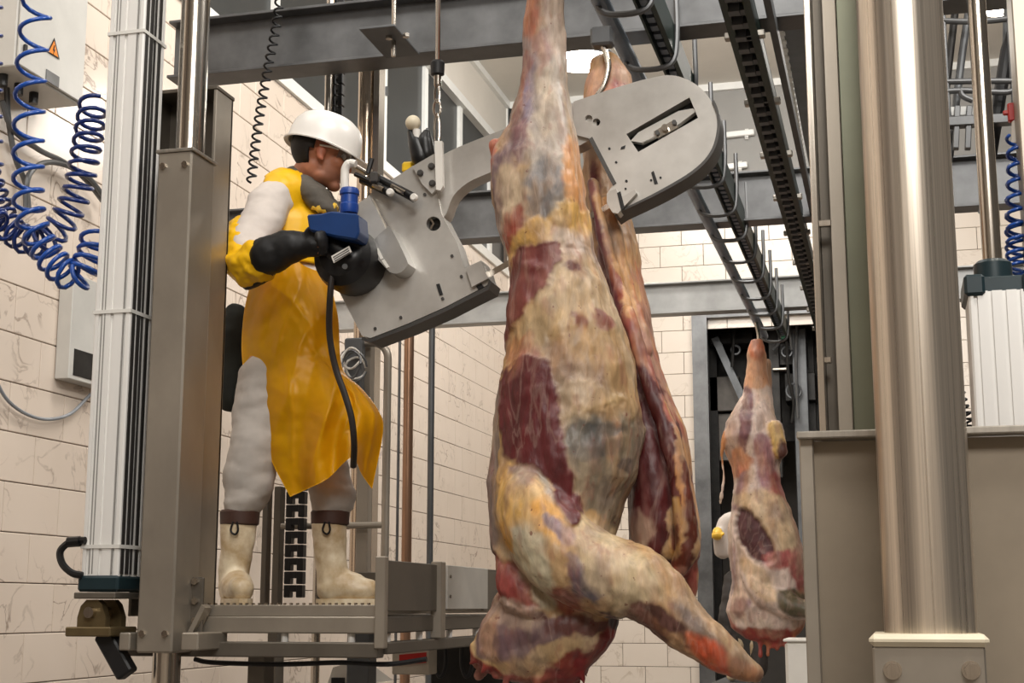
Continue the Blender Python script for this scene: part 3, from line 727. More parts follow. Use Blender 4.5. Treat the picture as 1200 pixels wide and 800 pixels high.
t = thing('air_valve', 'small red handled air valve at right edge above the blue hose', 'valve', W(1190, 150, Y=4.6))
T('valve_body', [W(1190, 168, Y=4.6), W(1190, 140, Y=4.6)], .012, white_pl, t, 10)
bm = new(); p = W(1187, 132, Y=4.6); add_box(bm, p - Vector((.016, .012, .03)), p + Vector((.006, .012, .03)), .004); add_box(bm, p - Vector((.03, .008, .006)), p + Vector((.02, .008, .008)), .003); obj('valve_handle', bm, red_pl, t)
T('feed_pipe', [W(1190, 135, Y=4.62), W(1230, 128, Y=4.62)], .01, galv, t, 8)
bm = new(); x = W(1198, 200, Y=4.45).x; add_box(bm, (x, 4.45, 0), (x + .1, 4.6, EZ + 2.6), .004); tag(obj('frame_post', bm, steel_sat), 'pale steel post cut by the right edge of the picture', 'post')

# pipework seen between column and rod at the upper right
t = thing('pipe_rack', 'grey pipe rack with bent pipes high up behind the right cylinder rod', 'rack', W(1150, 140, Y=7.6))
for pts, r, m in (([(1140, -20), (1128, 60), (1112, 190)], .02, galv_dk), ([(1122, -10), (1108, 110)], .02, machine_dk), ([(1180, -10), (1178, 60), (1150, 250)], .016, galv_dk), ([(1204, -20), (1180, 60), (1160, 185)], .034, black)):
    T('pipe', [W(x, y, Y=7.6) for x, y in pts], r, m, t, 10)
for pts in ([(1096, 18), (1104, 24), (1150, 25), (1200, 20)], [(1100, 96), (1150, 95), (1196, 95)], [(1100, 108), (1130, 106), (1180, 108), (1192, 100)], [(1126, 104), (1128, 112), (1140, 118)]):
    T('bent_pipe', catmull([W(x, y, Y=7.5) for x, y in pts], 5), .016, galv, t, 10)
bm = new(); add_bar(bm, W(1098, 145, Y=7.5), W(1200, 139, Y=7.5), .07, .05, .004); obj('rack_bar', bm, galv, t)
bm = new(); add_bar(bm, W(1098, 133, Y=7.55), W(1140, 131, Y=7.55), .05, .05, .004); obj('rack_bar', bm, white_paint, t)
for px in (1120, 1134, 1158):
    bm = new(); add_bar(bm, W(px, 175, Y=7.5), W(px + 2, 125, Y=7.5), .05, .03, .004); obj('rack_bracket', bm, galv, t)
for px in (1112, 1190):
    p = W(px, 142, Y=7.5); T('hanger_rod', [p, (p.x, p.y, CEIL)], .014, galv, t, 8)

# ------------------------------------------------------------------ organic bodies: union, voxel remesh, relief, painted patches
def loft(bm, rows, Yc, n=28, ex=2.2):
    """rows: (py, x left, x right, Y offset, half depth, optional tilt)"""
    rings = []
    for r in rows:
        py, xl, xr, dy, hd = r[:5]
        c = W((xl + xr) / 2, py, Y=Yc + dy); hw = (W(xr, py, Y=Yc + dy) - W(xl, py, Y=Yc + dy)).x / 2
        ring = []
        for k in range(n):
            a = 2 * math.pi * k / n; ca, sa = math.cos(a), math.sin(a)
            ring.append(bm.verts.new(c + Vector((hw * math.copysign(abs(ca) ** (2 / ex), ca), hd * math.copysign(abs(sa) ** (2 / ex), sa), 0))))
        rings.append(ring)
    for a, b in zip(rings, rings[1:]):
        for k in range(n): bm.faces.new((a[k], a[(k + 1) % n], b[(k + 1) % n], b[k]))
    bm.faces.new(rings[0][::-1]); bm.faces.new(rings[-1])
def limb(bm, pts, n=18, sub=5):
    """pts: (Vector, radius); rounded ends"""
    P = catmull([p for p, r in pts], sub); R = [x.x for x in catmull([(r, 0, 0) for p, r in pts], sub)]
    t0 = (P[0] - P[1]).normalized(); t1 = (P[-1] - P[-2]).normalized()
    P = [P[0] + t0 * R[0] * .8, P[0] + t0 * R[0] * .5] + P + [P[-1] + t1 * R[-1] * .5, P[-1] + t1 * R[-1] * .8]
    R = [R[0] * .45, R[0] * .8] + R + [R[-1] * .8, R[-1] * .45]
    add_tube(bm, P, R, n)
def remesh(bm, voxel, smooth=4, name='tmp'):
    bmesh.ops.recalc_face_normals(bm, faces=bm.faces)
    me = bpy.data.meshes.new(name); bm.to_mesh(me); bm.free()
    o = bpy.data.objects.new(name, me); C.objects.link(o)
    m = o.modifiers.new('r', 'REMESH'); m.mode = 'VOXEL'; m.voxel_size = voxel; m.adaptivity = 0
    if smooth: s = o.modifiers.new('s', 'SMOOTH'); s.iterations = smooth; s.factor = .5
    dg = bpy.context.evaluated_depsgraph_get(); dg.update()
    out = bpy.data.meshes.new_from_object(o.evaluated_get(dg))
    bpy.data.objects.remove(o); return out
def coords(me):
    n = len(me.vertices); a = np.empty(n * 3, 'f'); me.vertices.foreach_get('co', a); return a.reshape(-1, 3).astype(float)
def normals(me):
    n = len(me.vertices); a = np.empty(n * 3, 'f'); me.vertex_normals.foreach_get('vector', a); return a.reshape(-1, 3).astype(float)
CMn = np.array(CM)
def plane_uv(co, Yc):
    """the body's own X-Z plane, written in the units the outlines were measured in"""
    p = co.copy(); p[:, 1] = Yc; q = (p - np.array([0, 0, EZ])) @ CMn
    return 600 + F * q[:, 0] / -q[:, 2], 400 - F * q[:, 1] / -q[:, 2]
def nz(co, s, seed=0., oct=3):
    out = np.empty(len(co)); o = Vector((seed * 13.7, seed * 7.3, seed * 3.1))
    for i, c in enumerate(co): out[i] = noise.fractal(Vector(c) * s + o, 1.0, 2.0, oct)
    return out
def sdist(px, py, poly):
    """signed distance to a polygon, positive inside"""
    d = np.full(len(px), 1e9); ins = np.zeros(len(px), bool); n = len(poly)
    for i in range(n):
        x0, y0 = poly[i]; x1, y1 = poly[(i + 1) % n]
        dx, dy = x1 - x0, y1 - y0; t = np.clip(((px - x0) * dx + (py - y0) * dy) / (dx * dx + dy * dy + 1e-9), 0, 1)
        d = np.minimum(d, np.hypot(px - x0 - t * dx, py - y0 - t * dy))
        c = ((y0 > py) != (y1 > py)); 
        with np.errstate(divide='ignore', invalid='ignore'):
            xi = (x1 - x0) * (py - y0) / (y1 - y0 + 1e-12) + x0
        ins ^= c & (px < xi)
    return np.where(ins, d, -d)
def paint(me, Yc, base, patches, warp=4., wscale=16, seed=0, relief=True, name='Col', marble=0, mscale=1.):
    co = coords(me); nr = normals(me)
    u, v = plane_uv(co, Yc)
    w1 = nz(co, wscale, seed + 1); w2 = nz(co, wscale, seed + 2); w3 = nz(co, wscale * 3.1, seed + 3, 2)
    u2 = u + w1 * warp + w3 * warp * .4; v2 = v + w2 * warp * 1.3 + w3 * warp * .5
    col = np.tile(np.array(lin(base)), (len(co), 1)); rel = np.zeros(len(co)); wet = np.full(len(co), .5)
    for pt in patches:
        poly, rgb, soft = pt[0], pt[1], pt[2]; h = pt[3] if len(pt) > 3 else 0; op = pt[4] if len(pt) > 4 else 1.
        a = np.clip(sdist(u2, v2, smooth_loop(poly, 3)) / soft + .5, 0, 1); a = a * a * (3 - 2 * a)
        rel += h * a; a = a * op
        col = col * (1 - a[:, None]) + np.array(lin(rgb)) * a[:, None]
    if marble:
        sv = np.array([1, 1, .34]); rot = co.copy(); rot[:, 2] += .35 * co[:, 0]
        sat = np.clip((col.max(1) - col.min(1)) / (col.max(1) + 1e-6), 0, 1); dark = np.clip((.16 - col.mean(1)) / .1, 0, 1)[:, None]
        def mixin(a, rgb):
            nonlocal col
            col = col * (1 - a[:, None]) + np.array(lin(rgb)) * a[:, None]
        sm_ = lambda x, lo, hi: np.clip((x - lo) / (hi - lo), 0, 1)
        n1 = nz(rot * sv, 9 * mscale, seed + 11, 4); n2 = nz(rot * sv, 16 * mscale, seed + 12, 4); n3 = nz(rot * sv, 34 * mscale, seed + 13, 3); n4 = nz(co, 5 * mscale, seed + 14, 3)
        lt = (1 - dark[:, 0])
        mixin(sm_(n1, .08, .5) * .40 * lt, (226, 202, 168)); mixin(sm_(n2, .1, .55) * .42 * lt, (156, 112, 92)); mixin(sm_(n4, .12, .5) * .32 * lt, (148, 128, 124)); mixin(sm_(-n1, .15, .5) * .35 * lt, (206, 156, 98))
        mixin(sm_(-n2, .22, .5) * .30 * dark[:, 0], (170, 120, 112)); mixin(sm_(n3, .3, .6) * .35 * lt, (128, 66, 56))
        col = col * (1 + n3 * .22)[:, None].clip(.6, 1.3)
        rel += n1 * .003 + n2 * .002 + n3 * .0012
    if relief:
        co = co + nr * rel[:, None]
    me.vertices.foreach_set('co', co.ravel().astype('f')); me.update()
    at = me.color_attributes.new(name, 'FLOAT_COLOR', 'POINT')
    at.data.foreach_set('color', np.c_[col, np.ones(len(col))].ravel().astype('f'))
    return co
def wrinkle(me, amp, scale, seed=0, stretch=(1, 1, 1), oct=3):
    co = coords(me); nr = normals(me); d = nz(co * np.array(stretch), scale, seed, oct)
    co += nr * (d * amp)[:, None]; me.vertices.foreach_set('co', co.ravel().astype('f')); me.update()
def flesh(name, streak=(1, 1, .3), scale=22, fascia=.13):
    m = bpy.data.materials.new(name); m.use_nodes = True
    nt = m.node_tree; b = nt.nodes['Principled BSDF']; N = nt.nodes.new; L = nt.links.new
    at = N('ShaderNodeAttribute'); at.attribute_name = 'Col'
    tc = N('ShaderNodeTexCoord'); mp = N('ShaderNodeMapping'); mp.inputs['Scale'].default_value = streak; mp.inputs['Rotation'].default_value = (0, .35, 0)
    L(tc.outputs['Object'], mp.inputs[0])
    n1 = N('ShaderNodeTexNoise'); n1.inputs['Scale'].default_value = scale; n1.inputs['Detail'].default_value = 8; n1.inputs['Roughness'].default_value = .65; n1.inputs['Distortion'].default_value = .6
    L(mp.outputs[0], n1.inputs[0])
    n2 = N('ShaderNodeTexNoise'); n2.inputs['Scale'].default_value = scale * .32; n2.inputs['Detail'].default_value = 6; n2.inputs['Distortion'].default_value = 1.2
    L(mp.outputs[0], n2.inputs[0])
    # light and dark grain
    mr = N('ShaderNodeMapRange'); mr.inputs[1].default_value = .3; mr.inputs[2].default_value = .72; mr.inputs[3].default_value = .60; mr.inputs[4].default_value = 1.16; L(n1.outputs['Fac'], mr.inputs[0])
    hsv = N('ShaderNodeHueSaturation'); L(at.outputs['Color'], hsv.inputs['Color']); L(mr.outputs[0], hsv.inputs['Value'])
    # whitish fascia threads
    ab = N('ShaderNodeMath'); ab.operation = 'SUBTRACT'; ab.inputs[1].default_value = .5; L(n2.outputs['Fac'], ab.inputs[0])
    ab2 = N('ShaderNodeMath'); ab2.operation = 'ABSOLUTE'; L(ab.outputs[0], ab2.inputs[0])
    cr = N('ShaderNodeMapRange'); cr.inputs[1].default_value = .0; cr.inputs[2].default_value = .028; cr.inputs[3].default_value = fascia; cr.inputs[4].default_value = 0; L(ab2.outputs[0], cr.inputs[0])
    mx = N('ShaderNodeMix'); mx.data_type = 'RGBA'; mx.inputs[7].default_value = (*lin((222, 196, 176)), 1); L(cr.outputs[0], mx.inputs[0]); L(hsv.outputs[0], mx.inputs[6])
    # sparse small blood specks
    vo = N('ShaderNodeTexNoise'); vo.inputs['Scale'].default_value = scale * 2.2; vo.inputs['Detail'].default_value = 2; L(tc.outputs['Object'], vo.inputs[0])
    sp = N('ShaderNodeMapRange'); sp.inputs[1].default_value = .70; sp.inputs[2].default_value = .76; sp.inputs[4].default_value = .7; L(vo.outputs['Fac'], sp.inputs[0])
    mx2 = N('ShaderNodeMix'); mx2.data_type = 'RGBA'; mx2.inputs[7].default_value = (*lin((104, 34, 30)), 1); L(sp.outputs[0], mx2.inputs[0]); L(mx.outputs[2], mx2.inputs[6])
    L(mx2.outputs[2], b.inputs['Base Color'])
    rr = N('ShaderNodeMapRange'); rr.inputs[3].default_value = .34; rr.inputs[4].default_value = .62; L(n2.outputs['Fac'], rr.inputs[0]); L(rr.outputs[0], b.inputs['Roughness'])
    b.inputs['Coat Weight'].default_value = .10; b.inputs['Coat Roughness'].default_value = .3
    bp = N('ShaderNodeBump'); bp.inputs['Strength'].default_value = .35; bp.inputs['Distance'].default_value = .012; L(n1.outputs['Fac'], bp.inputs['Height']); L(bp.outputs[0], b.inputs['Normal'])
    MATS[name] = m; return m
flesh_m = flesh('raw_carcass_flesh')

# ------------------------------------------------------------------ THE BIG CARCASS
YK = 4.5
D = lambda px: px / (F / 4.6)
big = thing('beef_carcass', 'large skinned beef carcass hanging in the centre, cut by the band saw', 'carcass', (RX, YK + .1, W(650, 790, Y=YK).z))
bm = new()
loft(bm, [(-95, 626, 650, 0, .035), (-60, 624, 655, 0, .05), (0, 617, 662, 0, .062), (50, 615, 662, 0, .066), (100, 611, 664, 0, .075), (145, 598, 671, .0, .105), (170, 583, 675, .0, .13), (190, 576, 678, 0, .15), (215, 577, 681, 0, .16), (240, 580, 683, 0, .165),
          (280, 589, 690, .0, .165), (305, 599, 697, 0, .165), (340, 601, 712, 0, .18), (400, 596, 735, 0, .20), (440, 590, 746, 0, .21), (505, 580, 756, .0, .22), (565, 572, 744, .0, .22), (620, 576, 722, 0, .21), (650, 580, 714, 0, .19), (690, 583, 716, 0, .16), (725, 580, 715, 0, .14)], YK)
# knob of the stifle, left
limb(bm, [(W(582, 172, Y=YK - .02), D(10)), (W(583, 200, Y=YK - .02), D(9))])
# thigh muscles as swellings
limb(bm, [(W(648, 110, Y=YK - .03), D(17)), (W(650, 190, Y=YK - .07), D(26)), (W(652, 250, Y=YK - .09), D(27)), (W(640, 300, Y=YK - .07), D(18))])
limb(bm, [(W(602, 215, Y=YK - .06), D(20)), (W(598, 270, Y=YK - .06), D(16))])
limb(bm, [(W(635, 320, Y=YK - .1), D(30)), (W(615, 380, Y=YK - .11), D(20))])
limb(bm, [(W(640, 460, Y=YK - .12), D(34)), (W(655, 520, Y=YK - .13), D(34)), (W(672, 580, Y=YK - .13), D(24))])
# shoulder and foreleg
limb(bm, [(W(612, 545, Y=YK - .1), D(32)), (W(630, 600, Y=YK - .15), D(46)), (W(660, 645, Y=YK - .17), D(50)), (W(705, 672, Y=YK - .17), D(46)), (W(745, 683, Y=YK - .17), D(41)), (W(770, 700, Y=YK - .17), D(36)), (W(800, 728, Y=YK - .17), D(30)), (W(835, 755, Y=YK - .17), D(23)), (W(866, 779, Y=YK - .17), D(17)), (W(884, 789, Y=YK - .17), D(11))])
limb(bm, [(W(590, 640, Y=YK - .1), D(12)), (W(605, 690, Y=YK - .13), D(26)), (W(640, 715, Y=YK - .12), D(18))])
# neck
loft(bm, [(690, 583, 730, -.0, .13), (712, 576, 726, -.02, .13), (730, 562, 724, -.03, .13), (748, 556, 720, -.04, .12), (768, 554, 704, -.04, .11), (784, 566, 690, -.04, .09), (796, 590, 678, -.04, .07), (804, 625, 672, -.04, .04)], YK, ex=2.6)
random.seed(11)
for q in range(26):                                        # torn edge of the neck
    f = random.random(); x = 556 + f * 130; yb = 770 + 40 * min(1, f * 1.8) - (max(0, f - .8) * 130)
    yo = YK - .05 + random.uniform(-.07, .05); limb(bm, [(W(x, yb - 16, Y=yo), D(8)), (W(x + random.uniform(-3, 3), yb, Y=yo), D(5)), (W(x + random.uniform(-7, 5), yb + random.uniform(4, 16), Y=yo), D(random.uniform(2, 3.5)))], 8, 2)
for x, y, r in ((690, 770, 14), (702, 752, 13), (712, 738, 10)):
    limb(bm, [(W(x, y - 10, Y=YK - .02), D(r)), (W(x - 6, y + 14, Y=YK - .03), D(r * .5))], 10, 3)
me = remesh(bm, .0052, 7)
wrinkle(me, .010, 6, 1); wrinkle(me, .005, 16, 2, (1, 1, .5)); wrinkle(me, .0015, 45, 3, (1, 1, .4), 2)
GY, LV, TN, CR, YE, OR, RD, MU, DK, PU = (150, 140, 132), (158, 138, 136), (196, 160, 116), (222, 198, 164), (226, 178, 100), (214, 152, 96), (196, 84, 52), (112, 44, 42), (56, 26, 22), (126, 98, 102)
patches = [
    # hind leg
    ([(610, -100), (645, -100), (640, 30), (628, 60), (612, 50)], (204, 118, 88), 12), ([(640, -100), (670, -100), (668, 120), (645, 110), (640, 30)], (200, 178, 160), 14),
    ([(606, 60), (632, 50), (640, 130), (628, 200), (600, 190), (596, 150)], LV, 12, 0), ([(612, 100), (632, 80), (638, 140), (620, 165)], (140, 122, 138), 9), ([(640, 70), (664, 80), (674, 150), (672, 240), (640, 260), (632, 180)], (186, 172, 158), 16, .004),
    ([(610, 130), (628, 150), (622, 200), (606, 180)], (112, 78, 84), 7), ([(614, 70), (626, 66), (622, 110), (612, 120)], (150, 92, 84), 6), ([(642, 120), (652, 140), (650, 200), (640, 210)], (206, 190, 170), 8), ([(632, 60), (646, 40), (650, 70), (640, 100)], (170, 130, 120), 8),
    ([(572, 164), (588, 166), (586, 190), (578, 215), (571, 195)], (208, 108, 78), 6), ([(584, 190), (612, 195), (620, 230), (600, 262), (584, 240)], (130, 102, 106), 9, -.004),
    ([(580, 250), (600, 262), (602, 300), (590, 295)], (160, 134, 124), 8), ([(630, 215), (668, 205), (672, 255), (650, 275), (628, 262)], (136, 128, 124), 12), ([(594, 215), (612, 210), (634, 245), (610, 275), (598, 255)], (196, 170, 140), 8),
    ([(672, 170), (690, 180), (700, 270), (690, 300), (676, 250)], OR, 8, 0), ([(606, 292), (650, 268), (690, 246), (696, 290), (660, 300), (628, 300), (610, 320)], YE, 9, .006),
    ([(606, 268), (622, 256), (626, 276), (612, 292), (602, 290)], (160, 70, 52), 7), ([(598, 286), (612, 294), (608, 312), (602, 305)], (190, 90, 60), 5),
    ([(660, 285), (700, 280), (712, 330), (690, 345), (664, 318)], (190, 166, 148), 12),
    ([(664, 316), (712, 316), (732, 380), (700, 400), (650, 380), (640, 352)], (198, 168, 130), 14), ([(598, 400), (650, 372), (690, 392), (670, 430), (636, 424), (602, 440)], (204, 172, 128), 10), ([(602, 412), (640, 404), (640, 428), (606, 450)], (190, 130, 90), 8),
    ([(688, 378), (700, 384), (698, 402), (688, 402)], (130, 70, 56), 5), ([(706, 376), (726, 380), (722, 394), (708, 390)], (150, 90, 76), 4), ([(673, 322), (680, 318), (690, 324), (680, 330)], (110, 60, 56), 4),
    # left flank
    ([(594, 410), (604, 430), (604, 560), (598, 640), (574, 650), (570, 565), (580, 500)], (150, 132, 122), 10), ([(577, 540), (592, 545), (590, 620), (574, 610)], (134, 112, 108), 8), ([(600, 430), (606, 440), (606, 560), (600, 560)], (206, 168, 110), 4, .004),
    # big muscle
    ([(660, 440), (668, 470), (676, 520), (670, 520), (660, 478)], (150, 80, 76), 5), ([(612, 420), (650, 420), (645, 440), (615, 450)], (176, 110, 84), 8),
    # membrane of the belly
    ([(664, 410), (728, 396), (756, 450), (764, 500), (680, 520), (670, 470)], (184, 148, 104), 18, -.006), ([(676, 505), (764, 490), (752, 568), (730, 630), (704, 620), (690, 570)], (140, 126, 106), 20, -.008),
    ([(678, 512), (705, 500), (735, 498), (742, 510), (715, 528), (684, 540)], (88, 86, 82), 10, 0, 1), ([(690, 530), (730, 520), (738, 532), (700, 548)], (98, 92, 86), 9, 0, .9), ([(735, 545), (748, 540), (746, 556), (734, 556)], (96, 84, 74), 4), ([(672, 470), (700, 455), (740, 470), (730, 485), (690, 490)], (206, 172, 124), 8, .005), ([(700, 600), (716, 606), (716, 630), (704, 622)], (206, 168, 118), 5),
    # shoulder
    ([(602, 560), (620, 545), (660, 560), (690, 610), (680, 640), (640, 625), (610, 640), (598, 610)], YE, 10, .002), ([(640, 548), (676, 575), (690, 612), (672, 605), (650, 570)], (200, 186, 168), 7), ([(618, 552), (640, 548), (650, 566), (632, 576)], (150, 118, 106), 8), ([(604, 640), (640, 620), (670, 660), (668, 700), (640, 712), (618, 670)], (216, 204, 172), 9),
    ([(650, 590), (680, 600), (676, 640), (650, 620)], (234, 172, 84), 8), ([(608, 620), (622, 630), (622, 650), (606, 640)], (234, 176, 90), 6), ([(668, 610), (700, 628), (706, 640), (690, 642), (668, 628)], (156, 128, 132), 6), ([(688, 655), (704, 660), (716, 690), (700, 705), (692, 690)], (122, 104, 112), 7), ([(706, 690), (722, 686), (730, 700), (716, 708)], (96, 90, 98), 5),
    ([(664, 695), (690, 690), (700, 715), (676, 722)], (176, 104, 84), 8), ([(700, 605), (745, 640), (770, 655), (772, 690), (740, 715), (715, 690), (700, 650)], (214, 188, 146), 10), ([(742, 690), (775, 672), (792, 700), (770, 712), (745, 715)], (220, 196, 156), 8),
    # shank
    ([(745, 712), (780, 706), (830, 745), (870, 790), (840, 792), (790, 758), (755, 732)], (116, 74, 58), 8), ([(765, 712), (790, 712), (815, 736), (800, 740)], (90, 56, 46), 5), ([(796, 700), (830, 722), (862, 760), (846, 762), (815, 735)], (140, 116, 98), 8), ([(790, 740), (815, 752), (850, 786), (820, 775)], (206, 160, 118), 6),
    ([(818, 744), (840, 744), (872, 772), (880, 800), (850, 796), (828, 772)], (222, 96, 58), 8), ([(862, 762), (900, 780), (900, 805), (874, 800)], (196, 140, 100), 7),
    # red meat under the shoulder and neck, and the shaded gap between
    ([(581, 646), (611, 663), (638, 688), (644, 712), (620, 718), (578, 690)], (152, 66, 60), 6, -.01), ([(560, 735), (584, 712), (640, 722), (720, 732), (716, 750), (640, 770), (590, 770), (560, 760)], (134, 106, 104), 8), ([(580, 700), (640, 716), (660, 728), (610, 732), (574, 724)], (178, 150, 134), 7),
    ([(555, 735), (566, 728), (574, 764), (620, 782), (636, 790), (600, 792), (560, 775)], (212, 176, 124), 6), ([(620, 776), (680, 742), (724, 728), (716, 745), (670, 772), (640, 796)], (202, 170, 128), 6), ([(646, 720), (730, 722), (744, 736), (700, 745), (660, 738)], (104, 58, 52), 7), ([(590, 745), (640, 736), (640, 752), (600, 764)], (106, 80, 84), 6),
    ([(548, 748), (560, 758), (600, 784), (640, 792), (640, 815), (590, 810), (545, 785)], (146, 44, 36), 6), ([(640, 795), (665, 772), (700, 752), (725, 735), (730, 760), (690, 800), (650, 815)], (132, 36, 36), 6), ([(720, 722), (746, 722), (748, 738), (724, 740)], (40, 18, 14), 4),  # last patch: shade of the gap under the shoulder, painted near black
    ([(626, 304), (666, 298), (672, 310), (664, 334), (652, 352), (636, 370), (618, 392), (600, 410), (594, 406), (603, 352), (611, 318)], (118, 50, 48), 5, .004),
    ([(602, 450), (620, 432), (640, 428), (661, 440), (670, 474), (678, 520), (688, 564), (700, 612), (690, 620), (676, 600), (652, 562), (630, 549), (609, 537), (600, 490)], (98, 34, 36), 5, .005),
    ([(612, 440), (632, 428), (630, 444), (612, 460)], (150, 88, 74), 8, 0, .6),
]
paint(me, YK, TN, [(q[0], q[1], q[2] * 1.15) + tuple(q[3:]) for q in patches], 6, 13, 3, marble=1)
finish('near_side', me, flesh_m, big, 180)
# the far half, behind the saw
YFK = 4.98
bm = new()
loft(bm, [(64, 700, 722, 0, .03), (72, 693, 728, 0, .055), (90, 688, 738, 0, .08), (115, 685, 742, 0, .1), (150, 684, 740, 0, .12), (200, 684, 736, 0, .13), (240, 686, 738, 0, .13)], YFK)
loft(bm, [(150, 684, 722, -.02, .1), (205, 684, 728, -.02, .12), (250, 690, 738, -.02, .13), (300, 698, 748, -.04, .15), (350, 708, 755, -.06, .17), (400, 718, 765, -.08, .18), (452, 730, 780, -.12, .2), (505, 738, 801, -.15, .22), (568, 740, 811, -.16, .23), (620, 738, 818, -.16, .23), (650, 740, 819, -.16, .21), (670, 755, 812, -.16, .16), (684, 772, 797, -.16, .08)], YFK)
limb(bm, [(W(735, 365, Y=4.62), D(9)), (W(758, 440, Y=4.6), D(10)), (W(783, 510, Y=4.58), D(12)), (W(799, 580, Y=4.58), D(13)), (W(806, 640, Y=4.6), D(13)), (W(795, 668, Y=4.62), D(12))])
limb(bm, [(W(695, 215, Y=4.78), D(7)), (W(708, 280, Y=4.74), D(8)), (W(728, 350, Y=4.7), D(9)), (W(742, 400, Y=4.68), D(10))])
limb(bm, [(W(712, 235, Y=4.82), D(12)), (W(722, 290, Y=4.8), D(12)), (W(738, 350, Y=4.78), D(11)), (W(755, 410, Y=4.76), D(11))])
limb(bm, [(W(800, 650, Y=4.8), D(18)), (W(806, 690, Y=4.8), D(10)), (W(800, 705, Y=4.8), D(6))])
me = remesh(bm, .006, 5)
wrinkle(me, .007, 8, 5); wrinkle(me, .004, 22, 6, (1, 1, .3))
paint(me, 4.75, (206, 158, 108), [
    ([(680, 60), (740, 60), (745, 125), (684, 125)], (218, 164, 132), 8), ([(700, 80), (722, 78), (730, 100), (704, 108)], (206, 110, 96), 7), ([(684, 120), (742, 120), (740, 220), (684, 220)], (204, 170, 140), 10),
    ([(682, 190), (692, 190), (704, 260), (730, 350), (748, 405), (735, 405), (708, 340), (688, 260)], (118, 52, 60), 6), ([(700, 240), (716, 230), (740, 330), (762, 400), (750, 400), (724, 320)], (226, 172, 116), 6), ([(712, 300), (722, 310), (735, 350), (728, 356)], (170, 84, 64), 4), ([(736, 300), (748, 310), (762, 380), (770, 420), (754, 400)], (196, 124, 90), 5),
    ([(724, 380), (752, 385), (772, 430), (786, 480), (770, 470), (748, 450)], (172, 92, 84), 7), ([(742, 445), (772, 448), (797, 500), (808, 560), (806, 620), (790, 690), (706, 690), (722, 620), (738, 540)], (92, 32, 32), 6), ([(770, 470), (782, 470), (795, 520), (786, 540), (776, 500)], (84, 30, 30), 5), ([(799, 500), (804, 506), (815, 600), (809, 600), (802, 540)], (206, 146, 92), 3),
    ([(788, 600), (804, 590), (810, 635), (796, 655), (784, 650), (792, 630)], (206, 152, 84), 5), ([(794, 624), (806, 620), (806, 640), (796, 644)], (132, 66, 40), 4), ([(808, 540), (822, 560), (822, 655), (800, 690), (770, 690), (776, 668), (802, 655), (814, 620)], (104, 46, 30), 5), ([(736, 610), (756, 600), (776, 625), (764, 650), (745, 640)], (160, 110, 104), 8, 0, .6), ([(740, 640), (766, 640), (768, 660), (745, 660)], (206, 180, 150), 6),
    ([(790, 670), (815, 670), (810, 710), (792, 710)], (150, 60, 48), 5), ([(776, 452), (800, 500), (806, 520), (790, 490)], (180, 96, 76), 4)], 5, 16, 9, marble=1)
finish('far_side', me, flesh_m, big, 180)
# hooks that carry the two legs
def hook(pts, Y, label):
    t = thing('meat_hook', label, 'hook', W(*pts[0], Y=Y))
    T('hook_rod', catmull([W(x, y, Y=Y) for x, y in pts], 6), .011, steel_pol, t, 10)
    p = W(*pts[0], Y=Y); B('trolley', p - Vector((.04, .03, .01)), p + Vector((.04, .03, .06)), galv_dk, t, .008)
hook([(706, 52), (710, 62), (713, 80), (708, 100), (700, 112)], 4.88, 'curved steel hook through the far hind leg, behind the saw')
# the near hook and its hanger above the frame
t = thing('meat_hook', 'steel hook carrying the near hind leg at the top of the frame', 'hook', (RX, YK, RZ))
p = W(640, -92, Y=YK)
T('hook_rod', catmull([(RX - .02, YK, RZ - .04), (RX - .02, YK, RZ - .2), (p.x + .03, YK - .03, p.z + .05), (p.x + .03, YK, p.z - .04), (p.x - .04, YK, p.z - .03)], 6), .011, steel_pol, t, 10)

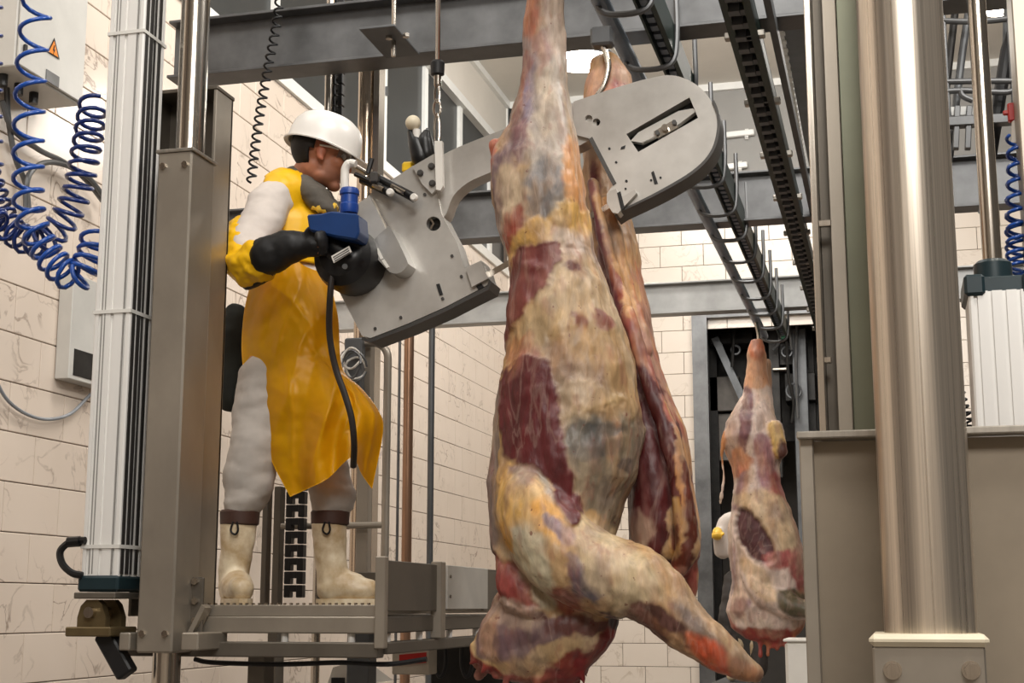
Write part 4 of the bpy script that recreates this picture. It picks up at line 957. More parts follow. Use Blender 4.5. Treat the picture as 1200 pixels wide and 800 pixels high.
# ------------------------------------------------------------------ the small distant carcass
def small(name, Y0, label, dx=0., dz=0., seed=0):
    t = thing(name, label, 'carcass', W(895, 750, Y=Y0) + Vector((dx, 0, dz)))
    s = lambda px: px / (F / (Y0 + .3))
    bm = new()
    loft(bm, [(398, 880, 894, 0, .05), (415, 875, 898, 0, .08), (440, 874, 899, 0, .09), (462, 869, 903, 0, .1), (482, 858, 908, 0, .14), (495, 850, 912, 0, .18), (512, 846, 917, 0, .2), (530, 850, 918, 0, .2), (548, 858, 914, 0, .19), (566, 861, 914, 0, .2), (590, 857, 923, 0, .24), (620, 853, 934, 0, .27), (650, 855, 942, 0, .28), (680, 857, 946, 0, .26), (700, 854, 946, 0, .24), (716, 851, 945, 0, .22), (735, 857, 942, 0, .18), (748, 874, 932, 0, .12), (756, 900, 922, 0, .06)], Y0)
    limb(bm, [(W(899, 424, Y=Y0 + .1), s(4)), (W(901, 470, Y=Y0 + .08), s(5)), (W(903, 520, Y=Y0), s(9))])
    limb(bm, [(W(908, 500, Y=Y0 - .12), s(8)), (W(916, 530, Y=Y0 - .14), s(7))])
    limb(bm, [(W(850, 505, Y=Y0 - .1), s(3)), (W(846, 530, Y=Y0 - .12), s(3)), (W(848, 560, Y=Y0 - .12), s(2)), (W(844, 590, Y=Y0 - .1), s(1.4))], 8)
    limb(bm, [(W(872, 650, Y=Y0 - .12), s(10)), (W(888, 690, Y=Y0 - .18), s(14)), (W(920, 708, Y=Y0 - .2), s(15)), (W(948, 716, Y=Y0 - .2), s(11))])
    random.seed(seed + 5)
    for q in range(9):
        x = 890 + q * 5; limb(bm, [(W(x, 740, Y=Y0 - .05), s(4)), (W(x + random.uniform(-2, 2), random.uniform(752, 772), Y=Y0 - .06), s(random.uniform(1.5, 3)))], 8, 2)
    me = remesh(bm, .0115, 2)
    wrinkle(me, .012, 6, seed + 2)
    paint(me, Y0, (234, 210, 196), [
        ([(872, 395), (898, 395), (902, 450), (872, 455)], (206, 150, 112), 6), ([(880, 398), (896, 398), (896, 420), (880, 420)], (196, 110, 70), 5), ([(874, 455), (884, 470), (880, 520), (864, 545), (860, 530), (868, 500)], (116, 72, 76), 5), ([(846, 500), (862, 496), (866, 540), (850, 535)], (196, 172, 164), 6), ([(844, 510), (852, 512), (852, 545), (845, 540)], (190, 110, 60), 4),
        ([(902, 500), (916, 500), (922, 530), (908, 540)], (228, 190, 116), 5, .01), ([(914, 520), (924, 524), (920, 548), (912, 540)], (92, 56, 46), 4), ([(858, 530), (884, 540), (876, 560), (860, 560)], (206, 120, 84), 6), ([(886, 520), (900, 510), (912, 560), (904, 590), (890, 560)], (172, 122, 126), 6), ([(904, 560), (918, 560), (936, 620), (945, 690), (934, 690), (920, 620)], (168, 88, 86), 6),
        ([(868, 560), (880, 556), (874, 590), (860, 600)], (150, 112, 112), 6), ([(862, 580), (920, 584), (934, 640), (905, 650), (880, 610)], (212, 182, 146), 9), ([(866, 600), (880, 602), (902, 625), (912, 655), (894, 662), (874, 645), (864, 620)], (82, 42, 44), 5, -.03), ([(896, 650), (930, 645), (936, 660), (905, 668)], (178, 96, 92), 6), ([(870, 655), (900, 668), (914, 705), (890, 700)], (222, 190, 156), 7),
        ([(914, 690), (944, 696), (946, 722), (918, 716)], (92, 84, 62), 6), ([(850, 722), (870, 736), (930, 736), (944, 728), (944, 790), (850, 790)], (164, 66, 58), 6), ([(866, 700), (884, 706), (870, 722), (856, 714)], (170, 140, 146), 6), ([(856, 640), (866, 650), (866, 690), (858, 690)], (186, 160, 156), 6)], 3.0, 8, seed, marble=1, mscale=.6)
    o = finish('flesh', me, flesh('raw_pale_flesh_%d' % seed, (1, 1, .4), 13, .10), t, 180)
    if dx or dz: t.location = t.location + Vector((0, 0, 0))
    return t, o
YS = 12.05
sm, so = small('hung_carcass', YS, 'smaller pale carcass hanging far back at the end of the rail', 0, 0, 1)
t = thing('meat_hook', 'small hook at the rail end holding the distant carcass', 'hook', W(890, 385, Y=YS))
T('hook_rod', catmull([(RX - .02, YS, RZ - .03), W(889, 394, Y=YS), W(886, 406, Y=YS)], 5), .014, steel_pol, t, 8)
# a second distant carcass, half hidden by the right panel
c = sm.copy(); C.objects.link(c); c.location = sm.location + Vector((.62, 1.1, -.42)); c['label'] = 'dim distant carcass half hidden behind the right panel edge'
d = so.copy(); C.objects.link(d); d.parent = c; d.name = 'flesh'
h = thing('meat_hook', 'long chain hook holding the half hidden distant carcass', 'hook', (RX + .62, YS + 1.1, RZ))
T('hook_rod', [(RX + .6, YS + 1.1, RZ + .3), (RX + .6, YS + 1.1, RZ - .5)], .014, steel_dk, h, 8)

# ------------------------------------------------------------------ dark machinery in the doorway
t = thing('hoist_machine', 'dark cluttered hoist machinery with chains in the doorway behind the distant carcass', 'machine', W(910, 480, Y=YB + .8))
YM = YB + .6
def mbox(nm, a, b, y0, y1, Y, dep, m, bev=.01):
    bm = new(); p = W(a, y1, Y=Y); q = W(b, y0, Y=Y); add_box(bm, (p.x, Y, p.z), (q.x, Y + dep, q.z), bev); return obj(nm, bm, m, t)
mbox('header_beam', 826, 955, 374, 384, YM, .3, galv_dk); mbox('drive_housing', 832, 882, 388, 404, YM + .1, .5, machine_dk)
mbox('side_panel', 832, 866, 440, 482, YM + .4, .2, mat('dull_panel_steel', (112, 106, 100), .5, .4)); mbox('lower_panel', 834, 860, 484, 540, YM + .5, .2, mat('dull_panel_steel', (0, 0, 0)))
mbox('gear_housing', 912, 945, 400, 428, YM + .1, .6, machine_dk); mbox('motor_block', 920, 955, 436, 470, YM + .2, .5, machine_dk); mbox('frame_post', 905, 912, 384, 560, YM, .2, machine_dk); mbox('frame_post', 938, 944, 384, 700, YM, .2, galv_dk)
bm = new(); add_bar(bm, W(838, 396, Y=YM), W(872, 470, Y=YM), .12, .1); obj('diagonal_brace', bm, galv_dk, t)
mbox('green_tag', 914, 922, 391, 398, YM - .1, .05, mat('green_plastic', (28, 140, 90), .4))
mbox('steel_clamp', 905, 922, 430, 434, YM - .1, .1, steel)
for q, (px, py, R) in enumerate(((930, 458, .1), (922, 412, .07), (862, 410, .06))):
    c = W(px, py, Y=YM - .1); T('chain_wheel', [c + Vector((R * math.cos(a), 0, R * math.sin(a))) for a in [i * math.pi / 9 for i in range(19)]], .016, galv_dk, t, 8)
for q, pts in enumerate(([(913, 376), (913, 400), (906, 410)], [(922, 400), (924, 440), (930, 470), (928, 495)], [(934, 380), (933, 430), (935, 490)], [(860, 384), (858, 430)], [(925, 380), (928, 410)])):
    T('cable', catmull([W(x, y, Y=YM - .15) for x, y in pts], 5), .022, (galv, machine_dk)[q % 2], t, 8)
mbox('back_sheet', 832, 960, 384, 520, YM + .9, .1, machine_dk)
for q in (836, 950):
    x = W(q, 500, Y=YM + .5).x; B('leg', (x - .08, YM + .4, 0), (x + .08, YM + .56, W(q, 384, Y=YM).z), machine_dk, t)
# work stand and bin at the foot of the doorway
t = thing('work_stand', 'low grey stand under the hidden worker in the doorway', 'stand', W(845, 790, Y=13.4))
B('stand_top', (W(836, 780, Y=13.2).x, 13.0, EZ - .72), (W(880, 780, Y=13.2).x, 14.2, EZ - .66), galv_dk, t); 
for q in (0, 1):
    for r in (0, 1):
        x = W(838 + 38 * q, 780, Y=13.2).x; B('leg', (x - .03, 13.05 + r, 0), (x + .03, 13.11 + r, EZ - .72), galv_dk, t)
bm = new(); a = W(921, 800, Y=10.5); b = W(962, 752, Y=10.5); zf = 0
add_box(bm, (a.x, 10.5, .35), (b.x, 11.0, b.z), .02)
t = thing('white_bin', 'white plastic bin standing below the distant carcass beside the panel', 'bin', (a.x + .15, 10.7, 0)); obj('bin_body', bm, white_pl, t)
B('bin_base', (a.x + .02, 10.52, 0), (b.x - .02, 10.98, .35), galv_dk, t); B('bin_lid', (a.x - .01, 10.49, b.z), (b.x + .01, 11.01, b.z + .02), white_pl, t, .005)

# ------------------------------------------------------------------ THE BAND SAW
YS0 = 4.70; TS = .1
saw = thing('band_saw', 'hanging stainless carcass band saw with black motor, blue grip and round end housing', 'saw', W(560, 330, Y=YS0))
P2 = lambda pts, Y=YS0: [W(x, y, Y=Y) for x, y in pts]
def plate(name, pts, y0, dep, m, parent=saw, holes=(), sm=0, smooth=30):
    bm = new(); add_prism(bm, P2(smooth_loop(pts, sm) if sm else pts, y0), (0, dep, 0), [P2(h, y0) for h in holes]); return obj(name, bm, m, parent, smooth)
circ = lambda cx, cy, r, n=16: [(cx + r * math.cos(2 * math.pi * k / n), cy + r * math.sin(2 * math.pi * k / n)) for k in range(n)]
casing = [(418, 240), (433, 228), (441, 221), (466, 206), (484, 194), (512, 224), (517, 250), (536, 286), (544, 314), (564, 305), (569, 314), (573, 327), (571, 334), (548, 346), (521, 360), (478, 379), (434, 396), (424, 393), (408, 362), (394, 335), (400, 300)]
eye = circ(508, 262, 8.5)
plate('motor_side_casing', casing, YS0, TS, steel_saw, holes=[eye])
plate('casing_rim', [(573, 327), (571, 335), (548, 347), (521, 361), (478, 380), (434, 397), (424, 394), (424, 398), (434, 401), (479, 384), (522, 365), (549, 351), (573, 339), (576, 330)], YS0 - .012, TS + .02, steel_saw_dk)
plate('eye_backing', circ(508, 262, 8.2), YS0 + .03, .01, machine_dk)
for a in (0, 2.1, 4.2):
    plate('eye_spoke', [(508 + 7 * math.cos(a) - 1.2, 262 + 7 * math.sin(a)), (508 + 7 * math.cos(a) + 1.2, 262 + 7 * math.sin(a)), (509.2, 262), (506.8, 262)], YS0 + .012, .01, steel_pol)
for pts in ([(511, 333), (515, 332), (519, 345), (515, 346)], [(551, 317), (555, 316), (560, 329), (556, 331)], [(555, 331), (561, 328), (567, 336), (561, 340)]):
    plate('slot_mark', pts, YS0 - .004, .006, black)
plate('lower_guide_block', [(546, 315), (564, 306), (572, 326), (553, 336)], YS0 - .02, .02, steel_saw)
for x, y in ((541, 324), (519, 350), (470, 372), (440, 385), (530, 300), (498, 228)):
    bm = new(); add_bolt(bm, W(x, y, Y=YS0), (0, -1, 0), .006, .005); obj('bolt', bm, steel_saw_dk, saw)
plate('guard_box', [(420, 238), (433, 229), (452, 268), (450, 290), (424, 282)], YS0 - .05, .05, steel_saw)
# arm to the round end housing
plate('arm', [(507, 192), (525, 178), (560, 163), (600, 148), (640, 135), (684, 119), (700, 150), (680, 170), (640, 180), (600, 192), (572, 203), (548, 214), (531, 230), (522, 252), (514, 252), (504, 225)], YS0 + .01, TS - .02, steel_saw, sm=3)
arc_ = [(p.x, p.y) for p in catmull([(*q, 0) for q in [(751, 94), (782, 88), (805, 93), (825, 107), (838, 128), (840, 152), (832, 178), (811, 200), (771, 224), (731, 244)]], 5)]
hous = [(672, 119), (714, 105)] + arc_ + [(722, 250), (711, 238), (711, 227), (719, 216), (707, 189), (690, 162), (672, 157)]
rim_in = [q for q in arc_ if q[1] > 118 and q[0] > 728] + [(722, 250)]
def off_(q):
    c = (772, 160); d = math.hypot(q[0] - c[0], q[1] - c[1]); return (q[0] + (q[0] - c[0]) / d * 3.4, q[1] + (q[1] - c[1]) / d * 3.4)
rim_poly = rim_in + [off_(q) for q in reversed(rim_in)]
slot = [(734, 157), (808, 114), (818, 138), (748, 178)]
plate('end_housing', hous, YS0 - .01, TS, steel_saw, holes=[slot, circ(690, 139, 4.5, 10), circ(699, 143, 4.5, 10)], sm=0)
plate('housing_rim', rim_poly, YS0 - .02, TS + .02, steel_saw_dk)
plate('slot_backing', [(732, 157), (808, 112), (820, 138), (748, 180)], YS0 + .04, .01, black)
loz = plate('tension_slider', [(739, 165), (748, 155), (795, 130), (812, 127), (816, 130), (792, 148), (752, 167)], YS0 - .002, .03, steel_saw)
plate('slider_plate', [(766, 154), (790, 140), (795, 149), (771, 162)], YS0 - .014, .013, steel_pol, loz)
for x, y in ((770, 155), (790, 143)): plate('slider_bolt', circ(x, y, 3, 6), YS0 - .024, .012, steel_saw_dk, loz)
plate('slider_knob', circ(779, 149, 4, 12), YS0 - .03, .02, steel_pol, loz)
plate('guide_backing', circ(694, 141, 9, 12), YS0 + .03, .01, black)
for x, y, r in ((714, 174, 1.6), (722, 190, 1.5), (734, 212, 1.6), (733, 221, 1.3), (763, 211, 1.4), (774, 208, 1.4)):
    plate('hole_mark', circ(x, y, r, 8), YS0 - .0125, .004, black)
plate('screw_slot', [(728, 172), (733, 170), (732, 174), (727, 175)], YS0 - .0125, .004, black)
plate('slot_mark', [(763, 202), (766, 200), (771, 215), (767, 216)], YS0 - .0125, .004, black)
gb = plate('upper_guide_block', [(711, 228), (714, 224), (722, 221), (727, 232), (744, 222), (746, 226), (724, 250), (718, 249), (712, 240)], YS0 - .035, .06, steel_saw, sm=0)
plate('guide_gap', [(723, 226), (727, 224), (732, 243), (728, 247)], YS0 - .037, .006, black, gb)
plate('guide_arm', [(690, 163), (694, 160), (722, 214), (718, 217)], YS0 - .016, .01, steel_saw_dk)
plate('blade', [(560, 325), (716, 236), (719, 241), (563, 331)], YS0 + .045, .002, steel_pol)
# bracket, hanger link
br = plate('hanger_plate', [(483, 195), (509, 180), (511, 222), (506, 227), (495, 216)], YS0 - .02, .015, steel_saw)
for x, y in ((493, 203), (506, 195), (507, 215)):
    bm = new(); p = W(x, y, Y=YS0 - .02); lathe(bm, [(.012, 0), (.012, -.008), (.008, -.012)], p, 'y', 12); obj('bolt', bm, steel_saw_dk, br)
plate('hanger_link', [(509, 165), (518, 165), (519, 218), (516, 223), (511, 222)], YS0 - .045, .02, white_pl)
# black handle and white ball knob
hd = T('knob_stem', [W(489, 178, Y=4.74), W(488, 152, Y=4.74)], .014, white_pl, saw, 12)
bm = new(); add_ball(bm, W(484, 144, Y=4.74), .028); k_ = obj('ball_knob', bm, cream_pl, hd, 180)
bm = new(); limb(bm, [(W(494, 186, Y=4.75), .036), (W(488, 168, Y=4.75), .03), (W(482, 155, Y=4.75), .016)], 14, 4); limb(bm, [(W(500, 182, Y=4.75), .03), (W(498, 165, Y=4.75), .028), (W(500, 156, Y=4.75), .016)], 14, 4)
obj('rubber_grip', bm, black_pl, saw, 180)
bm = new(); add_box(bm, W(470, 202, Y=4.76), W(484, 188, Y=4.76) + Vector((0, .05, 0)), .008); obj('yellow_cover', bm, mat('yellow_plastic', (240, 196, 40), .4), saw)
# control rods on top of the casing
for (a, b) in (((424, 210), (458, 226)), ((441, 208), (486, 232))):
    rod = T('control_rod', [W(*a, Y=YS0 - .03), W(*b, Y=YS0 - .05)], .016, black_pl, saw, 14)
    T('sleeve', [W(a[0] * .6 + b[0] * .4, a[1] * .6 + b[1] * .4, Y=YS0 - .052), W(a[0] * .25 + b[0] * .75, a[1] * .25 + b[1] * .75, Y=YS0 - .062)], .009, steel_pol, rod, 10)
    bm = new(); lathe(bm, [(.014, .0), (.014, -.012), (.010, -.018)], W(*b, Y=YS0 - .066), 'y', 14); obj('end_button', bm, white_pl, rod)
T('lever', [W(431, 203, Y=YS0 - .05), W(436, 186, Y=YS0 - .05)], .009, black_pl, saw, 8)
T('lever_rod', [W(412, 192, Y=YS0 - .04), W(446, 212, Y=YS0 - .04)], .008, steel_pol, saw, 8)
T('lever_rod', [W(416, 204, Y=YS0 - .05), W(448, 218, Y=YS0 - .05)], .008, machine_dk, saw, 8)
bm = new(); add_box(bm, W(432, 214, Y=YS0 - .07), W(442, 200, Y=YS0 - .07) + Vector((0, .05, 0)), .006); obj('rod_clamp', bm, steel_saw_dk, saw)
T('bent_handle', catmull([W(x, y, Y=4.52) for x, y in ((404, 228), (404, 208), (405, 197), (410, 191), (417, 192))], 6), [.015] * 18 + [.013] * 7, white_pl, saw, 12)
# grip and motor
bm = new(); lathe(bm, [(.030, 0), (.033, .012), (.033, .03), (.030, .034), (.030, .062), (.034, .066), (.034, .078), (.029, .088)], W(409, 250, Y=4.52), 'z', 20); obj('blue_grip', bm, blue_grip, saw)
bm = new(); add_prism(bm, P2([(359, 251), (376, 250), (388, 247), (419, 250), (421, 272), (417, 281), (392, 277), (362, 270)], 4.47), (0, .1, 0)); bmesh.ops.bevel(bm, geom=[e for e in bm.edges if len(e.link_faces) == 2 and e.calc_face_angle(0) > .3], offset=.006, segments=1, affect='EDGES'); obj('blue_switch_body', bm, mat('deep_blue_plastic', (16, 56, 112), .42), saw)
bm = new(); c = W(417, 310, Y=YS0); lathe(bm, [(.115, 0), (.115, -.09), (.105, -.13), (.075, -.155), (.03, -.16)], c, 'y', 28); mo = obj('motor', bm, black_pl, saw)
bm = new(); limb(bm, [(W(388, 284, Y=4.56), .045), (W(400, 296, Y=4.58), .06), (W(415, 306, Y=4.6), .075)], 18, 4); obj('motor_neck', bm, black_pl, saw, 180)
a0 = W(399, 297, Y=4.535)
st = plate('sticker', [(388, 300), (409, 288), (412, 295), (391, 308)], 4.5, .004, white_pl)
for q in range(3): plate('sticker_line', [(390 + q * .9, 301 + q * 2.2), (408 + q * .9, 290.5 + q * 2.2), (408.3 + q * .9, 291.5 + q * 2.2), (390.3 + q * .9, 302 + q * 2.2)], 4.498, .002, galv_dk, st)
plate('sticker_dot', circ(404, 312, 3.2, 14), 4.5, .004, galv)
cov = plate('motor_cover', [(434, 292), (438, 281), (452, 268), (458, 267), (476, 303), (477, 311), (470, 319), (460, 320), (452, 314)], YS0 - .085, .085, mat('cast_silver_cover', (196, 194, 190), .3, .6, .08, 8), sm=2)
for x0, y0, x1, y1 in ((440, 292, 446, 304), (447, 305, 453, 314)): plate('cover_slot', [(x0, y0), (x0 + 3, y0 - 1.5), (x1 + 3, y1 - 1.5), (x1, y1)], YS0 - .088, .004, white_pl, cov)
plate('cover_handle', [(434, 234), (437, 232), (458, 270), (455, 273)], YS0 - .03, .02, steel_pol)
# balancer rope, cap, shackle and links above the saw
x = W(513, 60, Y=YS0 - .03).x; tt = thing('balancer_hanger', 'thin steel rod and shackle that hang the band saw, with black cone', 'hanger', (x, YS0 - .03, W(513, 165, Y=YS0).z))
zt = vspan(512, -160, 0, YS0 - .03)[1]; zc = W(512, 78, Y=YS0 - .03).z; zl = W(512, 168, Y=YS0 - .03).z
T('suspension_rod', [(x, YS0 - .03, zc), (x, YS0 - .03, zt)], .009, steel_pol, tt, 10)
bm = new(); lathe(bm, [(.016, zc - .035), (.024, zc - .03), (.026, zc + .012), (.02, zc + .02)], (x, YS0 - .03, 0), n=18); obj('rubber_cone', bm, black, tt)
bm = new(); lathe(bm, [(.009, zc - .075), (.014, zc - .07), (.014, zc - .036), (.009, zc - .034)], (x, YS0 - .03, 0), n=12); obj('swivel', bm, steel_pol, tt)
for z0, z1, wd in ((zc - .135, zc - .07, .009), (zc - .185, zc - .125, .013), (zl - .01, zc - .175, .009)):
    T('shackle_link', [(x + wd * math.cos(a), YS0 - .03, (z0 + z1) / 2 + (z1 - z0) / 2 * math.sin(a)) for a in [i * math.pi / 8 for i in range(17)]], .0045, steel_pol, tt, 8)
pole('ceiling_rod', 462, -60, 66, 5.78, .011, steel_pol, 'thin steel rod standing on the bracket of the nearest cross beam', cat='rod')
# cable down the apron
tag(T('power_cable', catmull([W(x, y, Y=Y) for x, y, Y in ((390, 318, 4.56), (387, 345, 4.56), (386, 390, 4.6), (393, 430, 4.62), (404, 462, 4.62), (412, 490, 4.62), (415, 520, 4.64), (414, 546, 4.72))], 8), .0115, mat('dark_brown_cable', (40, 32, 28), .5), None, 10), 'dark power cable hanging from the saw motor over the yellow apron', 'cable')

# ------------------------------------------------------------------ THE WORKER
YM_ = 4.95
skin = mat('weathered_skin', (172, 112, 84), .5, 0, .06, 30)
apron_m = mat('yellow_waxed_apron', (255, 196, 14), .42, 0, .06, 5, bump=.12)
vest_m = mat('yellow_vest_cloth', (255, 198, 18), .45, 0, .05, 8)  # own yellow of the vest and sleeve cover
coat_m = mat('white_work_coat', (222, 212, 204), .7, 0, .05, 12)
trous_m = mat('pale_grey_trousers', (188, 180, 172), .75, 0, .06, 14)
boot_m = mat('dirty_white_rubber_boot', (236, 222, 194), .42, 0, .10, 11, rgb2=(186, 158, 116))
scarf_m = mat('grey_brown_cloth', (98, 92, 84), .8, 0, .1, 20)
glove_m = mat('black_glove', (14, 14, 16), .55, 0, .1)
glove_y = mat('yellow_glove', (240, 196, 70), .5, 0, .05)
hair_m = mat('dark_hair', (26, 20, 16), .6, 0, .2, 40, (1, 1, 6))
strap_m = mat('brown_boot_strap', (70, 44, 34), .6, 0, .1)
helmet_m = mat('white_hard_hat_plastic', (240, 236, 230), .3, 0, .02)
def V(x, y, Y): return W(x, y, Y=Y)
def limbs_mesh(lst, voxel, sm=4, extra=None):
    bm = new()
    for l in lst: limb(bm, l, 18, 5)
    if extra: extra(bm)
    return remesh(bm, voxel, sm)
def figure(name, label, J, head_c, face_dir, tilt, skin_m):
    """one continuous body: head, neck, trunk, arms with hands, legs with feet"""
    root = thing(name, label, 'person', (J['hip_r'].x, (J['hip_r'].y + J['hip_l'].y) / 2, J['floor']))
    R = Matrix.Rotation(face_dir, 4, 'Z') @ Matrix.Rotation(tilt, 4, 'Y')
    H = Matrix.Translation(head_c) @ R
    h = lambda x, y, z: H @ Vector((x, y, z))
    bm = new()
    def ell(c, r): 
        bmesh.ops.create_uvsphere(bm, u_segments=24, v_segments=16, radius=1, matrix=H @ Matrix.Translation(c) @ Matrix.Diagonal((*r, 1)))
    ell((-.012, 0, .035), (.098, .077, .088)); ell((.035, 0, -.035), (.062, .058, .075)); ell((.072, 0, -.098), (.026, .028, .022)); ell((.02, 0, -.075), (.055, .052, .035))
    for s in (-1, 1):
        ell((.058, s * .042, -.018), (.03, .025, .026)); ell((-.008, s * .078, -.005), (.019, .010, .032)); ell((-.0, s * .08, -.03), (.010, .008, .012))
    limb(bm, [(h(.082, 0, .026), .010), (h(.100, 0, .0), .011), (h(.110, 0, -.024), .015)], 12, 4)
    for s in (-1, 1): limb(bm, [(h(.098, s * .011, -.028), .009), (h(.096, s * .013, -.03), .009)], 10, 2)
    limb(bm, [(h(.066, -.045, .034), .012), (h(.084, -.02, .036), .012), (h(.084, .02, .036), .012), (h(.066, .045, .034), .012)], 12, 4)
    limb(bm, [(h(.078, -.022, -.056), .007), (h(.091, 0, -.055), .009), (h(.078, .022, -.056), .007)], 10, 4)
    limb(bm, [(h(.076, -.02, -.068), .007), (h(.088, 0, -.068), .009), (h(.076, .02, -.068), .007)], 10, 4)
    limb(bm, [(h(-.02, 0, -.04), .058), (J['neck'] + Vector((0, 0, .05)), .056), (J['neck'] - Vector((0, 0, .05)), .065)], 18, 4)
    limb(bm, [(J['neck'] - Vector((0, 0, .04)), .07), (J['chest'], .13), (J['waist'], .125), (J['pelvis'], .13)], 20, 5)
    for s in 'rl':
        limb(bm, [(J['neck'].lerp(J['sh_' + s], .5), .06), (J['sh_' + s], .058), (J['sh_' + s].lerp(J['el_' + s], .5), .048), (J['el_' + s], .04), (J['el_' + s].lerp(J['wr_' + s], .4), .042), (J['wr_' + s], .028)], 16, 4)
        limb(bm, [(J['pelvis'].lerp(J['hip_' + s], .6), .11), (J['hip_' + s], .098), (J['kn_' + s], .055), (J['kn_' + s].lerp(J['an_' + s], .35), .05), (J['an_' + s], .036)], 18, 5)
        f = J['foot_' + s].normalized()
        limb(bm, [(J['an_' + s] - f * .0 - Vector((0, 0, .03)), .028), (J['an_' + s] + f * .06 - Vector((0, 0, .045)), .026), (J['an_' + s] + f * .13 - Vector((0, 0, .05)), .018)], 14, 4)
        hand(bm, J['wr_' + s], J['palm_' + s], J['side_' + s], .78)
    for v in bm.verts: v.co.z = max(v.co.z, J['floor'] + .012)
    me = remesh(bm, .0065, 3)
    return root, H, finish('body', me, skin_m, root, 180)
def hand(bm, wr, tip, side, k):
    """palm from the wrist towards tip, four unequal fingers curled round, a thumb off the side"""
    d = (tip - wr); d.normalize(); s = Vector(side).normalized(); s = (s - d * s.dot(d)).normalized(); nn = d.cross(s)
    limb(bm, [(wr, .026 * k), (wr + d * .04, .027 * k), (wr + d * .07, .026 * k)], 12, 3)
    limb(bm, [(wr + d * .03 + s * .018, .017 * k), (wr + d * .085 + s * .03, .013 * k)], 10, 2); limb(bm, [(wr + d * .03 - s * .018, .017 * k), (wr + d * .085 - s * .03, .013 * k)], 10, 2)
    for q, L in enumerate((.92, 1., .95, .75)):
        b = wr + d * .085 + s * (.033 - .022 * q)
        limb(bm, [(b, .0098 * k), (b + d * .036 * L + nn * .01, .0092 * k), (b + d * .05 * L + nn * .04 * L, .0088 * k), (b + d * .035 * L + nn * .062 * L, .0078 * k)], 10, 3)
    b = wr + d * .03 + s * .03
    limb(bm, [(b, .013 * k), (b + s * .025 + d * .025 + nn * .012, .0115 * k), (b + s * .03 + d * .055 + nn * .03, .0095 * k)], 10, 3)
J = dict(floor=PZ, neck=V(357, 222, 4.96), chest=V(348, 285, 4.96), waist=V(340, 350, 4.96), pelvis=V(334, 420, 4.96),
         sh_r=V(319, 240, 4.80), el_r=V(291, 302, 4.65), wr_r=V(352, 290, 4.54), palm_r=V(392, 284, 4.5), side_r=(0, -.2, 1),
         sh_l=V(372, 238, 5.12), el_l=V(392, 300, 5.17), wr_l=V(384, 256, 4.98), palm_l=V(383, 226, 4.84), side_l=(-1, 0, .2),
         hip_r=V(316, 440, 4.90), kn_r=V(294, 545, 4.85), an_r=V(276, 672, 4.86), foot_r=Vector((.25, -.97, 0)),
         hip_l=V(352, 440, 5.03), kn_l=V(380, 548, 5.0), an_l=V(388, 672, 5.0), foot_l=Vector((.98, .1, 0)))
HC = V(377, 184, 4.95)
man, H, body = figure('person', 'person in white hard hat and long yellow apron guiding the band saw on the platform', J, HC, math.radians(27), math.radians(13), skin)
def in_head(me):
    Hi = np.array(H.inverted()); co = coords(me); return co @ Hi[:3, :3].T + Hi[:3, 3]
# skin tones: stubble on jaw, darker brows
co = coords(body.data); 
hm = H.inverted(); off = WL[man.name] * 0 + WL['body'] 
l = (co + np.array(WL[body.name])) @ np.array(hm)[:3, :3].T + np.array(hm)[:3, 3]
jaw = np.clip((-.035 - l[:, 2]) / .03, 0, 1) * np.clip((l[:, 0] - .0) / .03, 0, 1) * np.clip((l[:, 2] + .16) / .02, 0, 1)
lip = np.exp(-((l[:, 2] + .061) / .008) ** 2) * (np.abs(l[:, 1]) < .026) * (l[:, 0] > .07)
ear = (np.abs(l[:, 1]) > .074) * (np.abs(l[:, 2]) < .05)
col = np.tile(np.array(lin((186, 122, 92))), (len(co), 1))
for a, c in ((jaw * .6, (104, 70, 58)), (lip * .7, (150, 78, 70)), (ear * .4, (196, 104, 82))): col = col * (1 - a[:, None]) + np.array(lin(c)) * a[:, None]
at = body.data.color_attributes.new('Col', 'FLOAT_COLOR', 'POINT'); at.data.foreach_set('color', np.c_[col, np.ones(len(col))].ravel().astype('f'))
nt = skin.node_tree; an = nt.nodes.new('ShaderNodeAttribute'); an.attribute_name = 'Col'; nt.links.new(an.outputs['Color'], nt.nodes['Principled BSDF'].inputs['Base Color'])
hp = lambda x, y, z: H @ Vector((x, y, z))
for s in (-1, 1):
    bm = new(); add_ball(bm, hp(.078, s * .031, .012), .0125); e = obj('eye', bm, white_pl, man, 180)
    bm = new(); add_ball(bm, hp(.088, s * .031, .012), .0055); obj('iris', bm, hair_m, e, 180)
    bm = new(); limb(bm, [(hp(.084, s * .016, .034), .004), (hp(.09, s * .03, .040), .005), (hp(.076, s * .046, .036), .004)], 8, 3); obj('eyebrow', bm, hair_m, man, 180)
# hair below the hat
bm = new(); bmesh.ops.create_uvsphere(bm, u_segments=32, v_segments=20, radius=1, matrix=H @ Matrix.Translation((-.018, 0, .03)) @ Matrix.Diagonal((.1, .081, .092, 1)))
Hi = H.inverted()
def hair_out(f):
    q = Hi @ f.calc_center_median(); return (q.x > -.034 and q.z < .045) or (q.x > -.045 and q.z < -.0) or q.z < -.065 or q.x > .06
bmesh.ops.delete(bm, geom=[f for f in bm.faces if hair_out(f)], context='FACES'); bmesh.ops.solidify(bm, geom=bm.faces[:], thickness=-.008); obj('hair', bm, hair_m, man, 180)
